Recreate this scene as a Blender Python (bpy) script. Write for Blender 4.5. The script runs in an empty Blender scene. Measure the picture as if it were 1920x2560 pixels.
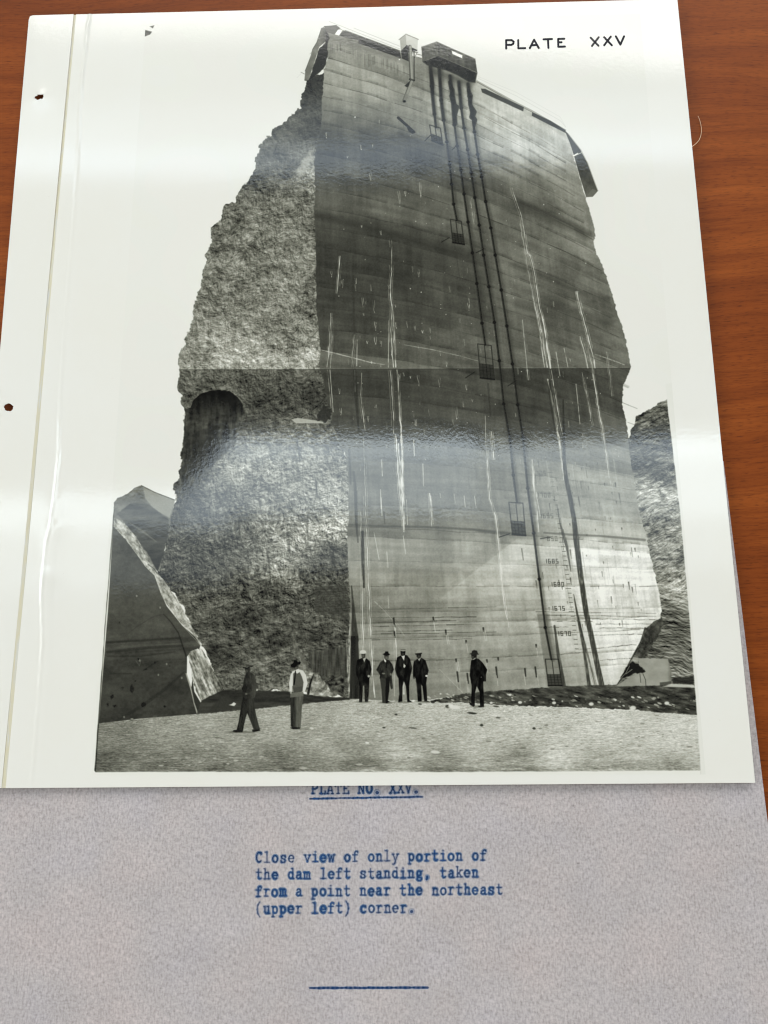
import bpy, bmesh, math
import numpy as np
from mathutils import Matrix, Vector

sc = bpy.context.scene
# ------------------------------------------------------------------ camera
# Focal length in photograph pixels and the directions of the print's edges as the lens sees them
# (from the vanishing points of its four edges); the print lies on z = 0, camera CAM_H above it.
F, CX, CY, CAM_H = 1923.0, 960.0, 1280.0, 0.2481
U = np.array([-127 / F, -9911 / F, 1.0]); U /= np.linalg.norm(U)
R = np.array([101910 / F, -1387 / F, -1.0]); R -= U * (R @ U); R /= np.linalg.norm(R)
N = np.cross(R, U)
RUN = np.stack([R, U, N])                       # lens axes -> table axes
cam_d = bpy.data.cameras.new('camera'); cam = bpy.data.objects.new('camera', cam_d); sc.collection.objects.link(cam)
cam_d.sensor_fit = 'VERTICAL'; cam_d.sensor_height = 36.0; cam_d.lens = F / 2560 * 36.0
cam_d.clip_start = 0.01; cam_d.clip_end = 50
ax, ay, az = RUN @ np.array([1, 0, 0.]), RUN @ np.array([0, -1, 0.]), RUN @ np.array([0, 0, -1.])
M = Matrix.Identity(4)
for i in range(3): M[i][0], M[i][1], M[i][2] = ax[i], ay[i], az[i]
M[2][3] = CAM_H
cam.matrix_world = M; sc.camera = cam
cam_d.dof.use_dof = True; cam_d.dof.focus_distance = 0.262; cam_d.dof.aperture_fstop = 30.0

def pt(px, py, z=0.0):
    """point of the plane z = const behind a pixel of the photograph"""
    d = RUN @ np.array([(px - CX) / F, (py - CY) / F, 1.0]); t = (z - CAM_H) / d[2]
    return np.array([d[0] * t, d[1] * t, z])
def pts(lst, z=0.0): return [pt(x, y, z) for x, y in lst]
def to_px(X, Y, z=0.0):
    v = np.stack([X, Y, np.full_like(X, z - CAM_H)], -1) @ RUN
    return v[..., 0] / v[..., 2] * F + CX, v[..., 1] / v[..., 2] * F + CY

# ------------------------------------------------------------------ light
w = bpy.data.worlds.new('World'); sc.world = w; w.use_nodes = True
bg = w.node_tree.nodes['Background']; bg.inputs[0].default_value = (1, 1, 1, 1); bg.inputs[1].default_value = 0.05
def area(name, loc, target, sx, sy, radiance, col):
    l = bpy.data.lights.new(name, 'AREA'); l.shape = 'RECTANGLE'; l.size, l.size_y = sx, sy
    l.energy = radiance * math.pi * sx * sy; l.color = col
    o = bpy.data.objects.new(name, l); sc.collection.objects.link(o); o.location = loc
    o.rotation_euler = (Vector(target) - Vector(loc)).to_track_quat('-Z', 'Y').to_euler(); return o
# window light from beyond the desk's far edge; left and near ones are added fill
area('side_fill_light', (0.4, 4.2, 2.7), (0, .1, 0), 5.0, 2.4, 5.2, (1.0, .985, .965))
area('side_fill_light', (-4.2, 0.2, 2.5), (0, .1, 0), 3.6, 2.2, 3.6, (.99, .985, .975))  # added soft fill from the left, source unseen
area('side_fill_light', (1.2, -4.4, 2.7), (0, .1, 0), 4.6, 2.2, 3.7, (1.0, .98, .95))  # added near-side fill that evens the light on the lower print
# ceiling panels and added glare strips, 1.9 m above the desk: the gloss of the print mirrors them
CEIL = 1.9
def on_ceiling(px, py):
    p = pt(px, py); d = p - np.array([0, 0, CAM_H]); d /= np.linalg.norm(d)
    return p + np.array([d[0], d[1], -d[2]]) * (CEIL / -d[2])
def panel(x0, x1, y0, y1, radiance, col=(.84, .98, 1.08)):
    a, b = on_ceiling((x0 + x1) / 2, y0), on_ceiling((x0 + x1) / 2, y1); l, r = on_ceiling(x0, (y0 + y1) / 2), on_ceiling(x1, (y0 + y1) / 2)
    c = (a + b) / 2; c[0] = (l[0] + r[0]) / 2
    area('ceiling_glare_light', c, (c[0], c[1], 0), abs(r[0] - l[0]), abs(b[1] - a[1]), radiance, col)
panel(560, 1200, 1092, 1142, 8.4); panel(1201, 2300, 1092, 1142, 6.6); panel(560, 1200, 1143, 1290, 5.2); panel(1201, 2300, 1143, 1290, 3.8); panel(560, 2300, 1291, 1420, 1.4)  # band cut into strips of falling strength to shape the glare's fade
panel(-700, 439, 1245, 1330, 4.2); panel(-700, 559, 1331, 1470, 1.3)
for k in range(4): panel(440 + 30 * k, 469 + 30 * k, 1214 - 36 * k, 1330, 5.4)  # added stair of small panels, shaped to slant the glare's left edge
panel(-1000, -300, 1000, 1244, 5.0)  # added for the wide glow on the lower crease
panel(-2700, -1150, 960, 1560, 6.0); panel(-2700, -1150, 40, 480, 6.0)  # added far left so that the crease flanks catch highlights
panel(-900, 2600, 352, 428, 3.3, (.78, .95, 1.15)); panel(-900, 2600, 255, 351, 1.5); panel(-900, 2600, 66, 254, .4)  # upper band, also in dimming strips so its glare fades upward
sc.cycles.filter_width = 1.15
sc.view_settings.view_transform = 'Standard'; sc.view_settings.look = 'None'; sc.view_settings.gamma = 1.0
sc.view_settings.exposure = 0.0; sc.view_settings.use_curve_mapping = False

# ---------------------------------------------------------------- flat print
class Print:
    """Tone painter for the flat monochrome print. PX/PY give, for every texel of the
    paper, the point of the photograph it was measured at; tones are 0..255."""
    def __init__(s, PX, PY):
        s.X, s.Y = PX, PY
        s.T = np.full(PX.shape, 226.0, np.float32)
        s.xmin, s.xmax = PX.min(0), PX.max(0)
        s.ymin, s.ymax = PY.min(1), PY.max(1)
        s.tab = np.random.RandomState(7).rand(512, 512).astype(np.float32)
    def win(s, x0, y0, x1, y1):
        c = np.where((s.xmax >= x0) & (s.xmin <= x1))[0]
        r = np.where((s.ymax >= y0) & (s.ymin <= y1))[0]
        if len(c) == 0 or len(r) == 0: return None
        return (slice(r[0], r[-1] + 1), slice(c[0], c[-1] + 1))
    def noise(s, X, Y, sx, sy, seed=0, ang=0.0):
        if ang:
            ca, sa = math.cos(ang), math.sin(ang)
            X, Y = X * ca + Y * sa, -X * sa + Y * ca
        u = X / sx + seed * 37.31 + 200; v = Y / sy + seed * 91.7 + 200
        i = np.floor(u).astype(np.int32); j = np.floor(v).astype(np.int32)
        f = (u - i).astype(np.float32); g = (v - j).astype(np.float32)
        f = f * f * (3 - 2 * f); g = g * g * (3 - 2 * g)
        i0 = i & 511; i1 = (i + 1) & 511; j0 = j & 511; j1 = (j + 1) & 511
        t = s.tab
        return (t[j0, i0] * (1 - f) + t[j0, i1] * f) * (1 - g) + (t[j1, i0] * (1 - f) + t[j1, i1] * f) * g - 0.5
    def fbm(s, X, Y, sx, sy, octs=4, seed=0, ang=0.0, gain=0.55):
        n = 0; a = 1.0
        for k in range(octs):
            n = n + a * s.noise(X, Y, sx / 2 ** k, sy / 2 ** k, seed + k * 3, ang); a *= gain
        return n
    def relief(s, X, Y, sx, sy, octs, seed, ang=0.0, gain=.62, dx=2.2, dy=-3.0):
        # slope of a rough height field towards the light that was in the sky of the old picture
        return s.fbm(X, Y, sx, sy, octs, seed, ang, gain) - s.fbm(X + dx, Y + dy, sx, sy, octs, seed, ang, gain)
    def cover(s, X, Y, pts, soft):
        P = np.asarray(pts, np.float32); Q = np.roll(P, -1, 0)
        d2 = np.full(X.shape, 1e9, np.float32); ins = np.zeros(X.shape, bool)
        for (ax, ay), (bx, by) in zip(P, Q):
            ex, ey = bx - ax, by - ay; L = ex * ex + ey * ey
            if L < 1e-9: continue
            t = np.clip(((X - ax) * ex + (Y - ay) * ey) / L, 0, 1)
            d2 = np.minimum(d2, (X - ax - t * ex) ** 2 + (Y - ay - t * ey) ** 2)
            if ay != by:
                ins ^= ((ay > Y) != (by > Y)) & (X < (bx - ax) * (Y - ay) / (by - ay) + ax)
        d = np.sqrt(d2)
        return np.clip(0.5 + np.where(ins, d, -d) / soft, 0, 1)
    def poly(s, pts, tone, a=1.0, soft=1.6, rough=0, rs=8, seed=1):
        xs = [p[0] for p in pts]; ys = [p[1] for p in pts]; pad = soft + rough + 1
        w = s.win(min(xs) - pad, min(ys) - pad, max(xs) + pad, max(ys) + pad)
        if w is None: return None
        X, Y = s.X[w], s.Y[w]
        x2, y2 = X, Y
        if rough:
            x2 = X + 2 * rough * s.fbm(X, Y, rs, rs, 3, seed); y2 = Y + 2 * rough * s.fbm(X, Y, rs, rs, 3, seed + 11)
        m = s.cover(x2, y2, pts, soft) * a
        t = tone(X, Y) if callable(tone) else tone
        s.T[w] = s.T[w] * (1 - m) + t * m
        return w, m
    def line(s, pts, width, tone, a=1.0, soft=1.2, rag=0, seed=3):
        """polyline; width may be a number or one per vertex; rag breaks it up along its length"""
        n = len(pts); W = [width] * n if np.isscalar(width) else list(width)
        xs = [p[0] for p in pts]; ys = [p[1] for p in pts]; pad = max(W) + soft + 2
        w = s.win(min(xs) - pad, min(ys) - pad, max(xs) + pad, max(ys) + pad)
        if w is None: return
        X, Y = s.X[w], s.Y[w]; best = np.full(X.shape, 1e6, np.float32)
        for k in range(n - 1):
            (ax, ay), (bx, by) = pts[k], pts[k + 1]; ex, ey = bx - ax, by - ay; L = ex * ex + ey * ey + 1e-9
            t = np.clip(((X - ax) * ex + (Y - ay) * ey) / L, 0, 1)
            best = np.minimum(best, np.sqrt((X - ax - t * ex) ** 2 + (Y - ay - t * ey) ** 2) - 0.5 * (W[k] + (W[k + 1] - W[k]) * t))
        m = np.clip(0.5 - best / soft, 0, 1)
        if rag: m = m * np.clip(1 + rag * 2 * s.fbm(X, Y, 3, 16, 2, seed), 0, 1)
        s.T[w] = s.T[w] * (1 - m * a) + tone * m * a
    def blob(s, x, y, rx, ry, tone, a=1.0, ang=0.0):
        r = max(rx, ry) * 1.6; w = s.win(x - r, y - r, x + r, y + r)
        if w is None: return
        dx, dy = s.X[w] - x, s.Y[w] - y; ca, sa = math.cos(ang), math.sin(ang)
        q = ((dx * ca + dy * sa) / rx) ** 2 + ((-dx * sa + dy * ca) / ry) ** 2
        m = np.clip(1.5 - q, 0, 1) * a
        s.T[w] = s.T[w] * (1 - m) + tone * m

def idw(X, Y, pts, p=3.0):
    n = 0; d = 0
    for (x, y, v) in pts:
        q = 1.0 / (((X - x) ** 2 + (Y - y) ** 2) / 1e4 + 0.05) ** (p / 2)
        n = n + q * v; d = d + q
    return n / d

def idw_seam(X, Y, pts, ys=923.0):
    # the print is joined from two negatives along a line: tones do not blend across it
    up = idw(X, Y, [p for p in pts if p[1] < ys], 4.0); dn = idw(X, Y, [p for p in pts if p[1] >= ys], 4.0)
    m = np.clip((Y - (ys - (X - 800) * .004)) / 1.5 + .5, 0, 1)
    return up * (1 - m) + dn * m

FACE = [(817,81),(821,100),(817,116),(819,143),(810,174),(808,216),(804,262),(804,309),(798,340),(788,370),(785,417),
 (788,463),(785,532),(790,633),(790,767),(798,841),(802,875),(796,910),(808,949),(814,987),(831,1030),(829,1057),(845,1095),
 (866,1142),(871,1199),(871,1273),(873,1280),(868,1338),(871,1434),(875,1511),(873,1627),(873,1748),(960,1752),(1060,1750),(1140,1742),
 (1280,1727),(1400,1720),(1535,1718),(1550,1700),(1573,1666),(1585,1635),(1604,1600),(1616,1573),(1650,1546),(1654,1527),
 (1650,1496),(1639,1442),(1627,1396),(1616,1338),(1604,1303),(1594,1257),(1585,1199),(1577,1153),(1567,1064),(1556,1010),
 (1556,968),(1567,949),(1577,920),(1569,871),(1558,825),(1542,783),(1535,752),(1523,713),(1511,679),(1496,640),(1492,637),
 (1483,602),(1488,590),(1486,571),(1469,513),(1461,486),(1450,448),(1434,393),(1425,359),(1413,328),(1326,278),(1280,253),
 (1192,204),(1150,180),(1090,160),(999,127),(895,89),(850,72)]
ROCK = [(775,190),(763,224),(752,255),(750,270),(729,285),(717,305),(680,320),(677,336),(652,349),(646,386),(638,400),
 (637,428),(625,448),(594,482),(590,505),(556,521),(556,552),(528,567),(525,602),(515,637),(513,652),(502,706),(494,733),
 (482,771),(475,814),(463,848),(451,871),(446,918),(446,960),(451,995),(461,1026),(461,1064),(457,1103),(453,1153),
 (449,1188),(436,1223),(440,1246),(434,1273),(428,1280),(422,1311),(409,1380),(394,1430),(405,1446),(447,1500),(474,1558),
 (501,1608),(521,1639),(540,1685),(559,1726),(600,1724),(700,1728),(790,1732),(880,1745),(885,1500),(880,1200),(830,1030),
 (820,870),(800,640),(800,420),(815,300),(820,180)]
SLOPE = np.array([(80,.28,.0006),(250,.20,.0006),(650,.14,.0004),(900,.07,.0004),(1010,.035,.00037),(1200,.03,.0001),
 (1320,.04,.00005),(1465,0,0),(1600,-.01,-.00005),(1700,-.03,-.00003)])
def lift_y(y0, x):
    a = np.interp(y0, SLOPE[:,0], SLOPE[:,1]); b = np.interp(y0, SLOPE[:,0], SLOPE[:,2]); d = x - 800.0
    return y0 + a * d + 0.5 * b * d * d
def lift_t(X, Y):
    t = Y.copy(); d = X - 800.0
    for _ in range(5):
        a = np.interp(t, SLOPE[:,0], SLOPE[:,1]); b = np.interp(t, SLOPE[:,0], SLOPE[:,2])
        t = 0.35 * t + 0.65 * (Y - a * d - 0.5 * b * d * d)
    return t

def Z(ox, oy, k, pts): return [(ox + x * k, oy + y * k) for x, y in pts]
DIG = {'0':'abcdef','1':'bc','5':'afgcd','6':'afgedc','7':'abc','8':'abcdefg','9':'abcdfg'}
def digits(P, txt, x, y, w, h, pitch, tone, a, lean=0.0):
    for k, c in enumerate(txt):
        x0 = x + k * pitch; q = {'a':((0,0),(1,0)),'b':((1,0),(1,.5)),'c':((1,.5),(1,1)),'d':((0,1),(1,1)),'e':((0,.5),(0,1)),'f':((0,0),(0,.5)),'g':((0,.5),(1,.5))}
        for sg in DIG.get(c, ''):
            (ax, ay), (bx, by) = q[sg]
            P.line([(x0 + ax * w + lean * ay * h, y + ay * h), (x0 + bx * w + lean * by * h, y + by * h)], 1.6, tone, a, 1.4)

def paint_print(PX, PY):
    P = Print(PX.astype(np.float32), PY.astype(np.float32)); R = np.random.RandomState(25)
    X, Y = P.X, P.Y
    # pale sky, a little uneven
    P.T += 3 * P.fbm(X, Y, 300, 260, 2, 5)
    # ---- far hillside at the right
    hill = [(1755,960),(1666,999),(1647,1006),(1620,1026),(1592,1041),(1589,1057),(1577,1088),(1560,1100),(1540,1300),(1560,1500),(1540,1730),(1800,1730)]
    def hill_t(X, Y):
        n = P.fbm(X + 26 * P.noise(X, Y, 30, 30, 8), Y + 16 * P.noise(X, Y, 26, 26, 9), 26, 8, 4, 31, -0.5, .75) ; n2 = P.fbm(X, Y, 70, 50, 3, 44)
        base = idw(X, Y, [(1640,1010,92),(1600,1060,78),(1660,1080,70),(1610,1120,82),(1650,1150,85),(1630,1185,60),(1640,1220,165),(1660,1290,128),
            (1680,1330,120),(1650,1330,128),(1690,1400,80),(1640,1420,95),(1690,1470,185),(1650,1465,165),(1690,1500,150),(1680,1530,90),(1690,1570,72),(1660,1600,95),(1640,1620,80),
            (1700,1620,92),(1600,1600,85),(1690,1660,130),(1700,1690,120),(1620,1060,80)])
        low = np.clip((Y - 1420) / 120, 0, 1)
        fl = P.fbm(X + 14 * P.noise(X, Y, 30, 30, 8), Y + 12 * P.noise(X, Y, 30, 20, 9), 40, 8, 4, 77, 0.2, .7)
        hx = X + 8 * P.fbm(X, Y, 40, 40, 2, 8); hy = Y + 8 * P.fbm(X, Y, 40, 40, 2, 9)
        rl = P.relief(hx, hy, 44, 22, 5, 150, -0.5, .72, 1.6, -3.2); crg = 0.28 - np.abs(P.fbm(hx, hy, 46, 20, 4, 152, -0.55, .6)); pat = P.fbm(X, Y, 60, 44, 3, 153, -.4)
        rf = P.relief(hx, hy, 60, 16, 5, 155, 0.15, .7, .6, -2.6)
        tex = (n * .16 + rl * 1.1 - np.clip(crg, 0, .3) * 1.4 + .2 + pat * .5) * (1 - low) + (fl * .25 + rf * 1.2 - np.clip(crg, 0, .3) * .6 + .05) * low
        return np.clip(base + (tex * 118 + n2 * 30) * (0.45 + base / 170), 14, 236)
    P.poly(hill, hill_t, 1, 2.0, 3, 14, 4)
    # ---- broken rock face
    rock_pts = [(790,200,48),(770,250,62),(750,300,82),(790,330,70),(700,340,88),(680,400,80),(740,400,84),(770,380,110),(700,440,100),(640,450,92),(765,430,150),
        (600,520,96),(660,540,112),(740,520,118),(560,580,104),(620,620,122),(700,620,118),(770,600,118),(540,680,116),(600,720,126),(700,700,122),(770,720,116),
        (520,760,118),(560,800,132),(640,790,122),(740,800,120),(780,800,126),(480,860,130),(560,880,148),(640,890,156),(720,860,132),(780,880,168),(470,910,136),(700,905,142),
        (470,960,96),(500,950,92),(580,950,92),(640,950,86),(700,950,88),(760,950,84),(800,960,90),(660,1010,70),(600,990,94),(740,1010,78),(790,1000,62),(760,1040,100),(640,1050,74),
        (600,1040,80),(620,1110,118),(680,1110,126),(740,1110,116),(800,1110,106),(600,1180,130),(680,1180,128),(760,1180,124),(830,1180,122),(540,1230,96),(600,1260,104),(700,1260,116),(800,1270,136),(850,1250,134),
        (470,1200,44),(455,1250,56),(480,1300,66),(560,1310,88),(640,1330,108),(700,1350,158),(760,1330,158),(845,1320,182),(440,1400,76),(500,1400,78),(580,1400,84),(640,1410,110),(700,1420,150),(740,1430,108),(840,1390,72),
        (820,1440,72),(800,1480,66),(840,1520,64),(700,1480,70),(620,1480,70),(540,1480,68),(470,1480,72),(560,1560,60),(640,1560,60),(720,1560,66),(790,1560,66),(840,1560,76),(780,1600,56),(700,1600,50),
        (840,1600,56),(560,1640,52),(640,1640,66),(720,1650,70),(800,1660,60),(840,1660,64),(600,1700,78),(680,1700,92),(560,1700,74),(760,1700,130),(830,1700,66)]
    def rock_t(X, Y):
        base = idw_seam(X, Y, rock_pts)
        wx = X + 9 * P.fbm(X, Y, 30, 30, 2, 60); wy = Y + 9 * P.fbm(X, Y, 30, 30, 2, 61)
        n = P.fbm(wx, wy, 13, 6, 4, 12, -0.55, 0.85)
        n3 = P.fbm(wx, wy, 7, 5, 3, 29, 0.6, 0.8)
        rid = 0.5 - np.abs(P.fbm(wx, wy, 34, 16, 3, 90, 0.75, 0.6)) * 2.2
        big = P.fbm(X, Y, 80, 40, 3, 21, -0.4) + .8 * P.fbm(wx, wy, 30, 17, 2, 23, -0.6)
        up = np.clip((470 - Y) / 80, 0, 1)
        soft = 1 - 0.4 * up
        hor = P.fbm(wx, wy, 16, 5, 4, 17, 0.1, 0.8)
        lowz = np.clip((Y - 1500) / 90, 0, 1)
        mid = np.clip((Y - 1090) / 60, 0, 1) * (1 - lowz)
        rl = P.relief(wx, wy, 40, 30, 5, 130, -0.7, .68); rl2 = P.relief(wx, wy, 12, 8, 3, 140, -0.7, .8, 1.6, -2.0)
        rb = P.relief(X, Y, 120, 70, 3, 170, -0.6, .5, 5, -7)
        cl = np.clip(.10 - np.abs(P.fbm(wx, wy, 70, 34, 3, 180, -0.75, .55)), 0, .1) * 10      # scattered dark clefts
        base = base + 12 * np.clip((Y - 1440) / 60, 0, 1)
        base = base * (1 - .28 * cl * np.clip(P.fbm(X, Y, 140, 110, 2, 181) * 3 + .5, 0, 1))
        tex = ((rl * 100 + rl2 * 52 + n3 * 24 + n * 12 + rb * 75) * (1 - lowz) + (rl * 110 + rl2 * 40 + hor * 52) * lowz) * (1 + .4 * mid) * soft + (rid - 0.1) * 20 * soft
        return np.clip(base + tex * (0.30 + base / 165) + big * 24 * (.4 + base / 160), 9, 240)
    P.poly(ROCK, rock_t, 1, 2.0, 5, 16, 6)
    # vertical weep stains on the rock
    for x, y, l in [(596,1310,50),(560,1350,44),(830,1380,50),(690,1460,40),(618,1420,40),(742,1150,70),(748,1100,60),(765,1290,80),(700,1170,60),(670,1380,60),(720,1340,60),(790,1200,70),(650,1240,50)]:
        for q in range(3): P.line([(x + R.uniform(-5, 5), y + R.uniform(-10, 10)), (x + 4 + R.uniform(-4, 4), y + l * R.uniform(.5, 1.1))], [R.uniform(2, 6), 1.5], 40, R.uniform(.25, .6), 3, 1.2, R.randint(99))
    # arched cavity
    cave = [(476,1018),(482,1000),(500,984),(522,977),(550,974),(574,978),(592,992),(606,1008),(612,1030),(600,1046),(596,1075),(588,1110),(545,1150),(500,1200),(462,1222),(440,1250),(455,1150),(461,1064),(462,1026),(470,1022)]
    def cave_t(X, Y):
        d = np.clip((Y - 985) / 75, 0, 1)
        t = 14 + 44 * d + 40 * P.fbm(X, Y, 9, 46, 3, 51) * (0.25 + d) + 30 * P.fbm(X, Y, 9, 7, 3, 52) * d + 20 * np.clip((X - 560) / 50, 0, 1) * d
        return np.clip(t, 10, 120)
    P.poly(cave, cave_t, .95, 3.0, 2, 7, 8)
    P.line([(476,1016),(484,998),(502,983),(524,976),(552,973),(576,977),(594,991),(608,1008)], 2.0, 150, .5, 2, .8)
    P.poly([(470,1085),(545,1050),(556,1120),(520,1170),(470,1200)], 34, .45, 18, 5)
    # pale boulder lip and a shelf right of the cavity
    P.poly(Z(640,640,.3858,[(230,1060),(270,1050),(440,1075),(435,1085),(260,1085)]), 176, .9, 1.5)
    P.poly(Z(640,640,.3858,[(390,1040),(440,970),(490,1000),(485,1050),(450,1085),(400,1060)]), 40, .8, 3, 3)
    P.poly([(755,402),(782,372),(784,395),(770,418),(750,442),(742,432)], 176, .55, 8, 4, 8)
    # dark lower-right of the rock: form-boarded wall remnant
    P.poly(Z(640,1280,.3858,[(380,480),(590,470),(600,700),(540,690),(380,640)]), 62, .6, 8, 3)
    for k in range(13): P.line([(788, 1462 + k * 6.2), (868, 1460 + k * 6.0)], 1.6, 44, .4, 1.6, .6)
    P.poly([(770,1630),(868,1618),(870,1690),(800,1690),(776,1672)], lambda X, Y: 66 + 46 * P.fbm(X, Y, 4, 40, 3, 71), .85, 6, 3)
    P.poly(Z(540,1580,.1929,[(960,110),(1060,160),(1230,480),(1320,560),(1190,560),(1060,300),(990,190)]), lambda X, Y: 112 + 70 * P.fbm(X, Y, 6, 10, 3, 72), .8, 4, 3)
    P.poly(Z(540,1580,.1929,[(1160,500),(1240,520),(1340,570),(1440,690),(1520,800),(1440,850),(1330,840),(1200,810),(1215,700),(1240,600)]),
           lambda X, Y: 140 + 110 * P.fbm(X, Y, 7, 7, 4, 73), .95, 2, 2)
    P.line(Z(540,1580,.1929,[(1265,550),(1225,660),(1195,800)]), [2,5,6], 22, .9, 2)
    P.poly(Z(540,1580,.1929,[(1320,560),(1440,580),(1659,560),(1659,820),(1560,800),(1440,680)]), lambda X, Y: 62 + 100 * P.fbm(X, Y, 8, 6, 4, 74), .9, 4, 3)

    # ---- standing dam face
    fp = [(830,100,104),(900,110,106),(860,150,132),(960,160,120),(850,210,130),(950,220,128),(1020,200,108),(1060,230,122),(830,280,108),(900,290,96),(1000,300,116),(1050,300,118),
        (1110,260,142),(1200,260,130),(1240,290,156),(1300,310,164),(1380,350,172),(1180,340,130),(1240,360,148),(1320,380,160),(1400,400,172),(830,340,78),(920,340,72),(1000,350,80),(820,400,62),(940,400,60),(1060,400,66),
        (1140,400,84),(1240,410,104),(1330,420,118),(1410,430,118),(820,450,88),(900,460,84),(1000,470,82),(1080,470,86),(1180,450,84),(1240,470,78),(1330,470,92),(1430,470,120),
        (830,500,92),(960,520,96),(1080,540,92),(1200,520,86),(1290,520,64),(1360,530,76),(1450,540,108),(820,545,66),(920,580,62),(1040,610,60),(1110,630,60),(840,620,58),(960,640,60),(1300,580,82),(1400,600,92),(1470,600,100),
        (820,680,56),(900,700,58),(1000,680,58),(1100,700,70),(1180,690,66),(1300,660,92),(1400,690,78),(1490,690,92),(820,760,60),(900,780,66),(1000,780,70),(1100,800,74),(1200,780,66),(1300,760,84),(1380,780,66),(1500,780,76),
        (820,840,74),(920,840,76),(1020,860,84),(1100,860,92),(1180,880,92),(1300,850,82),(1400,830,72),(1480,830,78),(1550,850,88),(820,890,88),(920,900,84),(1060,900,104),(1160,905,100),(1300,900,106),(1420,890,86),(1540,900,104),
        (830,945,66),(920,950,62),(1020,950,56),(1120,940,70),(1220,940,70),(1320,945,66),(1420,950,66),(1520,940,70),(850,1010,68),(960,1010,66),(1060,1010,64),(1160,1000,78),(1260,1000,72),(1340,1010,62),(1440,1000,70),(1540,1000,78),
        (850,1080,76),(960,1080,72),(1060,1080,72),(1160,1070,78),(1300,1070,76),(1420,1070,72),(1540,1080,84),(900,1140,92),(1000,1140,92),(1100,1140,94),(1240,1140,102),(1360,1140,112),(1460,1140,118),(1560,1140,126),
        (900,1240,108),(1000,1240,108),(1120,1240,112),(1240,1240,118),(1360,1230,136),(1460,1230,142),(1560,1240,152),(890,1320,114),(1000,1320,116),(1120,1310,118),(1240,1310,120),(1330,1300,140),(1460,1300,166),(1580,1300,180),
        (900,1390,114),(1000,1390,116),(1100,1400,118),(1180,1370,120),(1320,1390,150),(1380,1400,168),(1480,1390,198),(1600,1400,198),(930,1460,118),(1040,1460,120),(1140,1480,128),(1240,1460,142),(1320,1470,146),(1400,1480,172),(1500,1470,204),(1620,1480,204),
        (930,1540,104),(1040,1530,108),(1140,1530,118),(1240,1530,132),(1330,1540,138),(1400,1550,164),(1520,1540,196),(1620,1530,196),(930,1600,108),(1040,1600,112),(1140,1600,122),(1250,1600,132),(1330,1600,124),(1420,1610,158),(1540,1600,198),(1590,1590,196),
        (930,1670,104),(1040,1670,106),(1140,1670,112),(1250,1660,118),(1330,1660,116),(1430,1660,138),(1530,1640,176),(1540,1690,160),(940,1730,96),(1060,1730,98),(1200,1720,100),(1300,1710,104),(1430,1700,118)]
    fp = [(x, y, v + (16 if y < 330 else 0) + 20 * min(1, max(0, (y - 1290) / 120)) + (1 if 430 < y < 1100 else 0) + (15 if x > 1180 and y < 900 else 0) + (9 if y > 1340 else 0)) for x, y, v in fp]
    lifts = np.array([112,140,172,205,238,272,308,345,385,428,472,520,568,618,668,718,768,822,878,934,985,1038,1092,1146,1202,1258,1313,1338,1400,1466,1532,1560,1598,1655,1692], float)
    ltone = R.uniform(-7, 7, len(lifts) + 1)
    def face_t(X, Y):
        base = idw_seam(X, Y, fp); t = lift_t(X, Y)
        lean = X - (Y - 1000) * np.clip((X - 880) * 0.00028, 0, 0.17)
        k = np.searchsorted(lifts, t)
        lo = np.concatenate([[60.], lifts])[k]; hi = np.concatenate([lifts, [1760.]])[k]
        ph = np.clip((t - lo) / (hi - lo), 0, 1)                      # 0 at the top of a pour, 1 at its foot
        st = P.fbm(lean, Y, 9, 90, 3, 14, 0, .6); st2 = P.fbm(lean, Y, 46, 240, 3, 15)
        pour = P.fbm(lean, k * 97.0 + t * .12, 60, 30, 3, 24)          # blotches that stop at each joint
        hz = P.fbm(X, t, 190, 12, 3, 16); gr = P.fbm(X, Y, 3.2, 3.2, 2, 18); bl = P.fbm(X, Y, 26, 14, 3, 19)
        v = base * (1 + ltone[k] / 100) + ((.5 - ph) * 9 + pour * 19 + st * 11 + st2 * 8 + hz * 14 + gr * 9 + bl * 10) * (0.25 + base / 150)
        return np.clip(v, 14, 238)
    P.poly(FACE, face_t, 1, 1.8, 1.6, 9, 9)
    # the seam where two negatives were joined, a thin line all the way across
    P.line([(448,924),(790,924.5),(1575,921)], 1.4, 60, .75, 1.2)
    P.line([(450,921),(800,921.5),(1572,918)], 1.2, 176, .22, 1.2)
    # lift joints
    for i, y0 in enumerate(lifts):
        xs = np.linspace(786 if y0 < 1000 else 866, 1660, 40); s0 = 0.0
        pts = [(x, lift_y(y0, x) + 1.0 * math.sin(x * 0.05 + i)) for x in xs]
        pts = [p for p in pts if p[1] < 1722 and not (p[1] < 560 and p[0] > 1380 + (p[1] - 300) * .35) and p[0] < 1410 + max(0, (p[1] - 330)) * .28 and p[0] > 808]
        pts = [p for p in pts if p[1] < 1500 or p[0] < 1600]
        dk = 1.0 if y0 in (1313., 1466., 1598., 428.) else (.75 if i % 2 else .5)
        for a in range(0, len(pts) - 1):
            P.line(pts[a:a + 2], 1.5, 34 if pts[a][1] < 1100 else 70, dk * R.uniform(.1, .7), 1.7)
            if R.rand() < .3: P.line([(x_, y_ - 2.5) for x_, y_ in pts[a:a + 2]], 5, 40 if pts[a][1] < 1100 else 84, .22, 4)
    P.line([(873,1312),(960,1316),(1080,1318),(1180,1324),(1240,1331),(1300,1336)], [3,4,4,6,8,5], 60, .6, 4)
    P.line([(1360,1332),(1430,1337),(1500,1340),(1560,1345),(1612,1350)], [4,6,5,6,6], 72, .6, 3)
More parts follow.
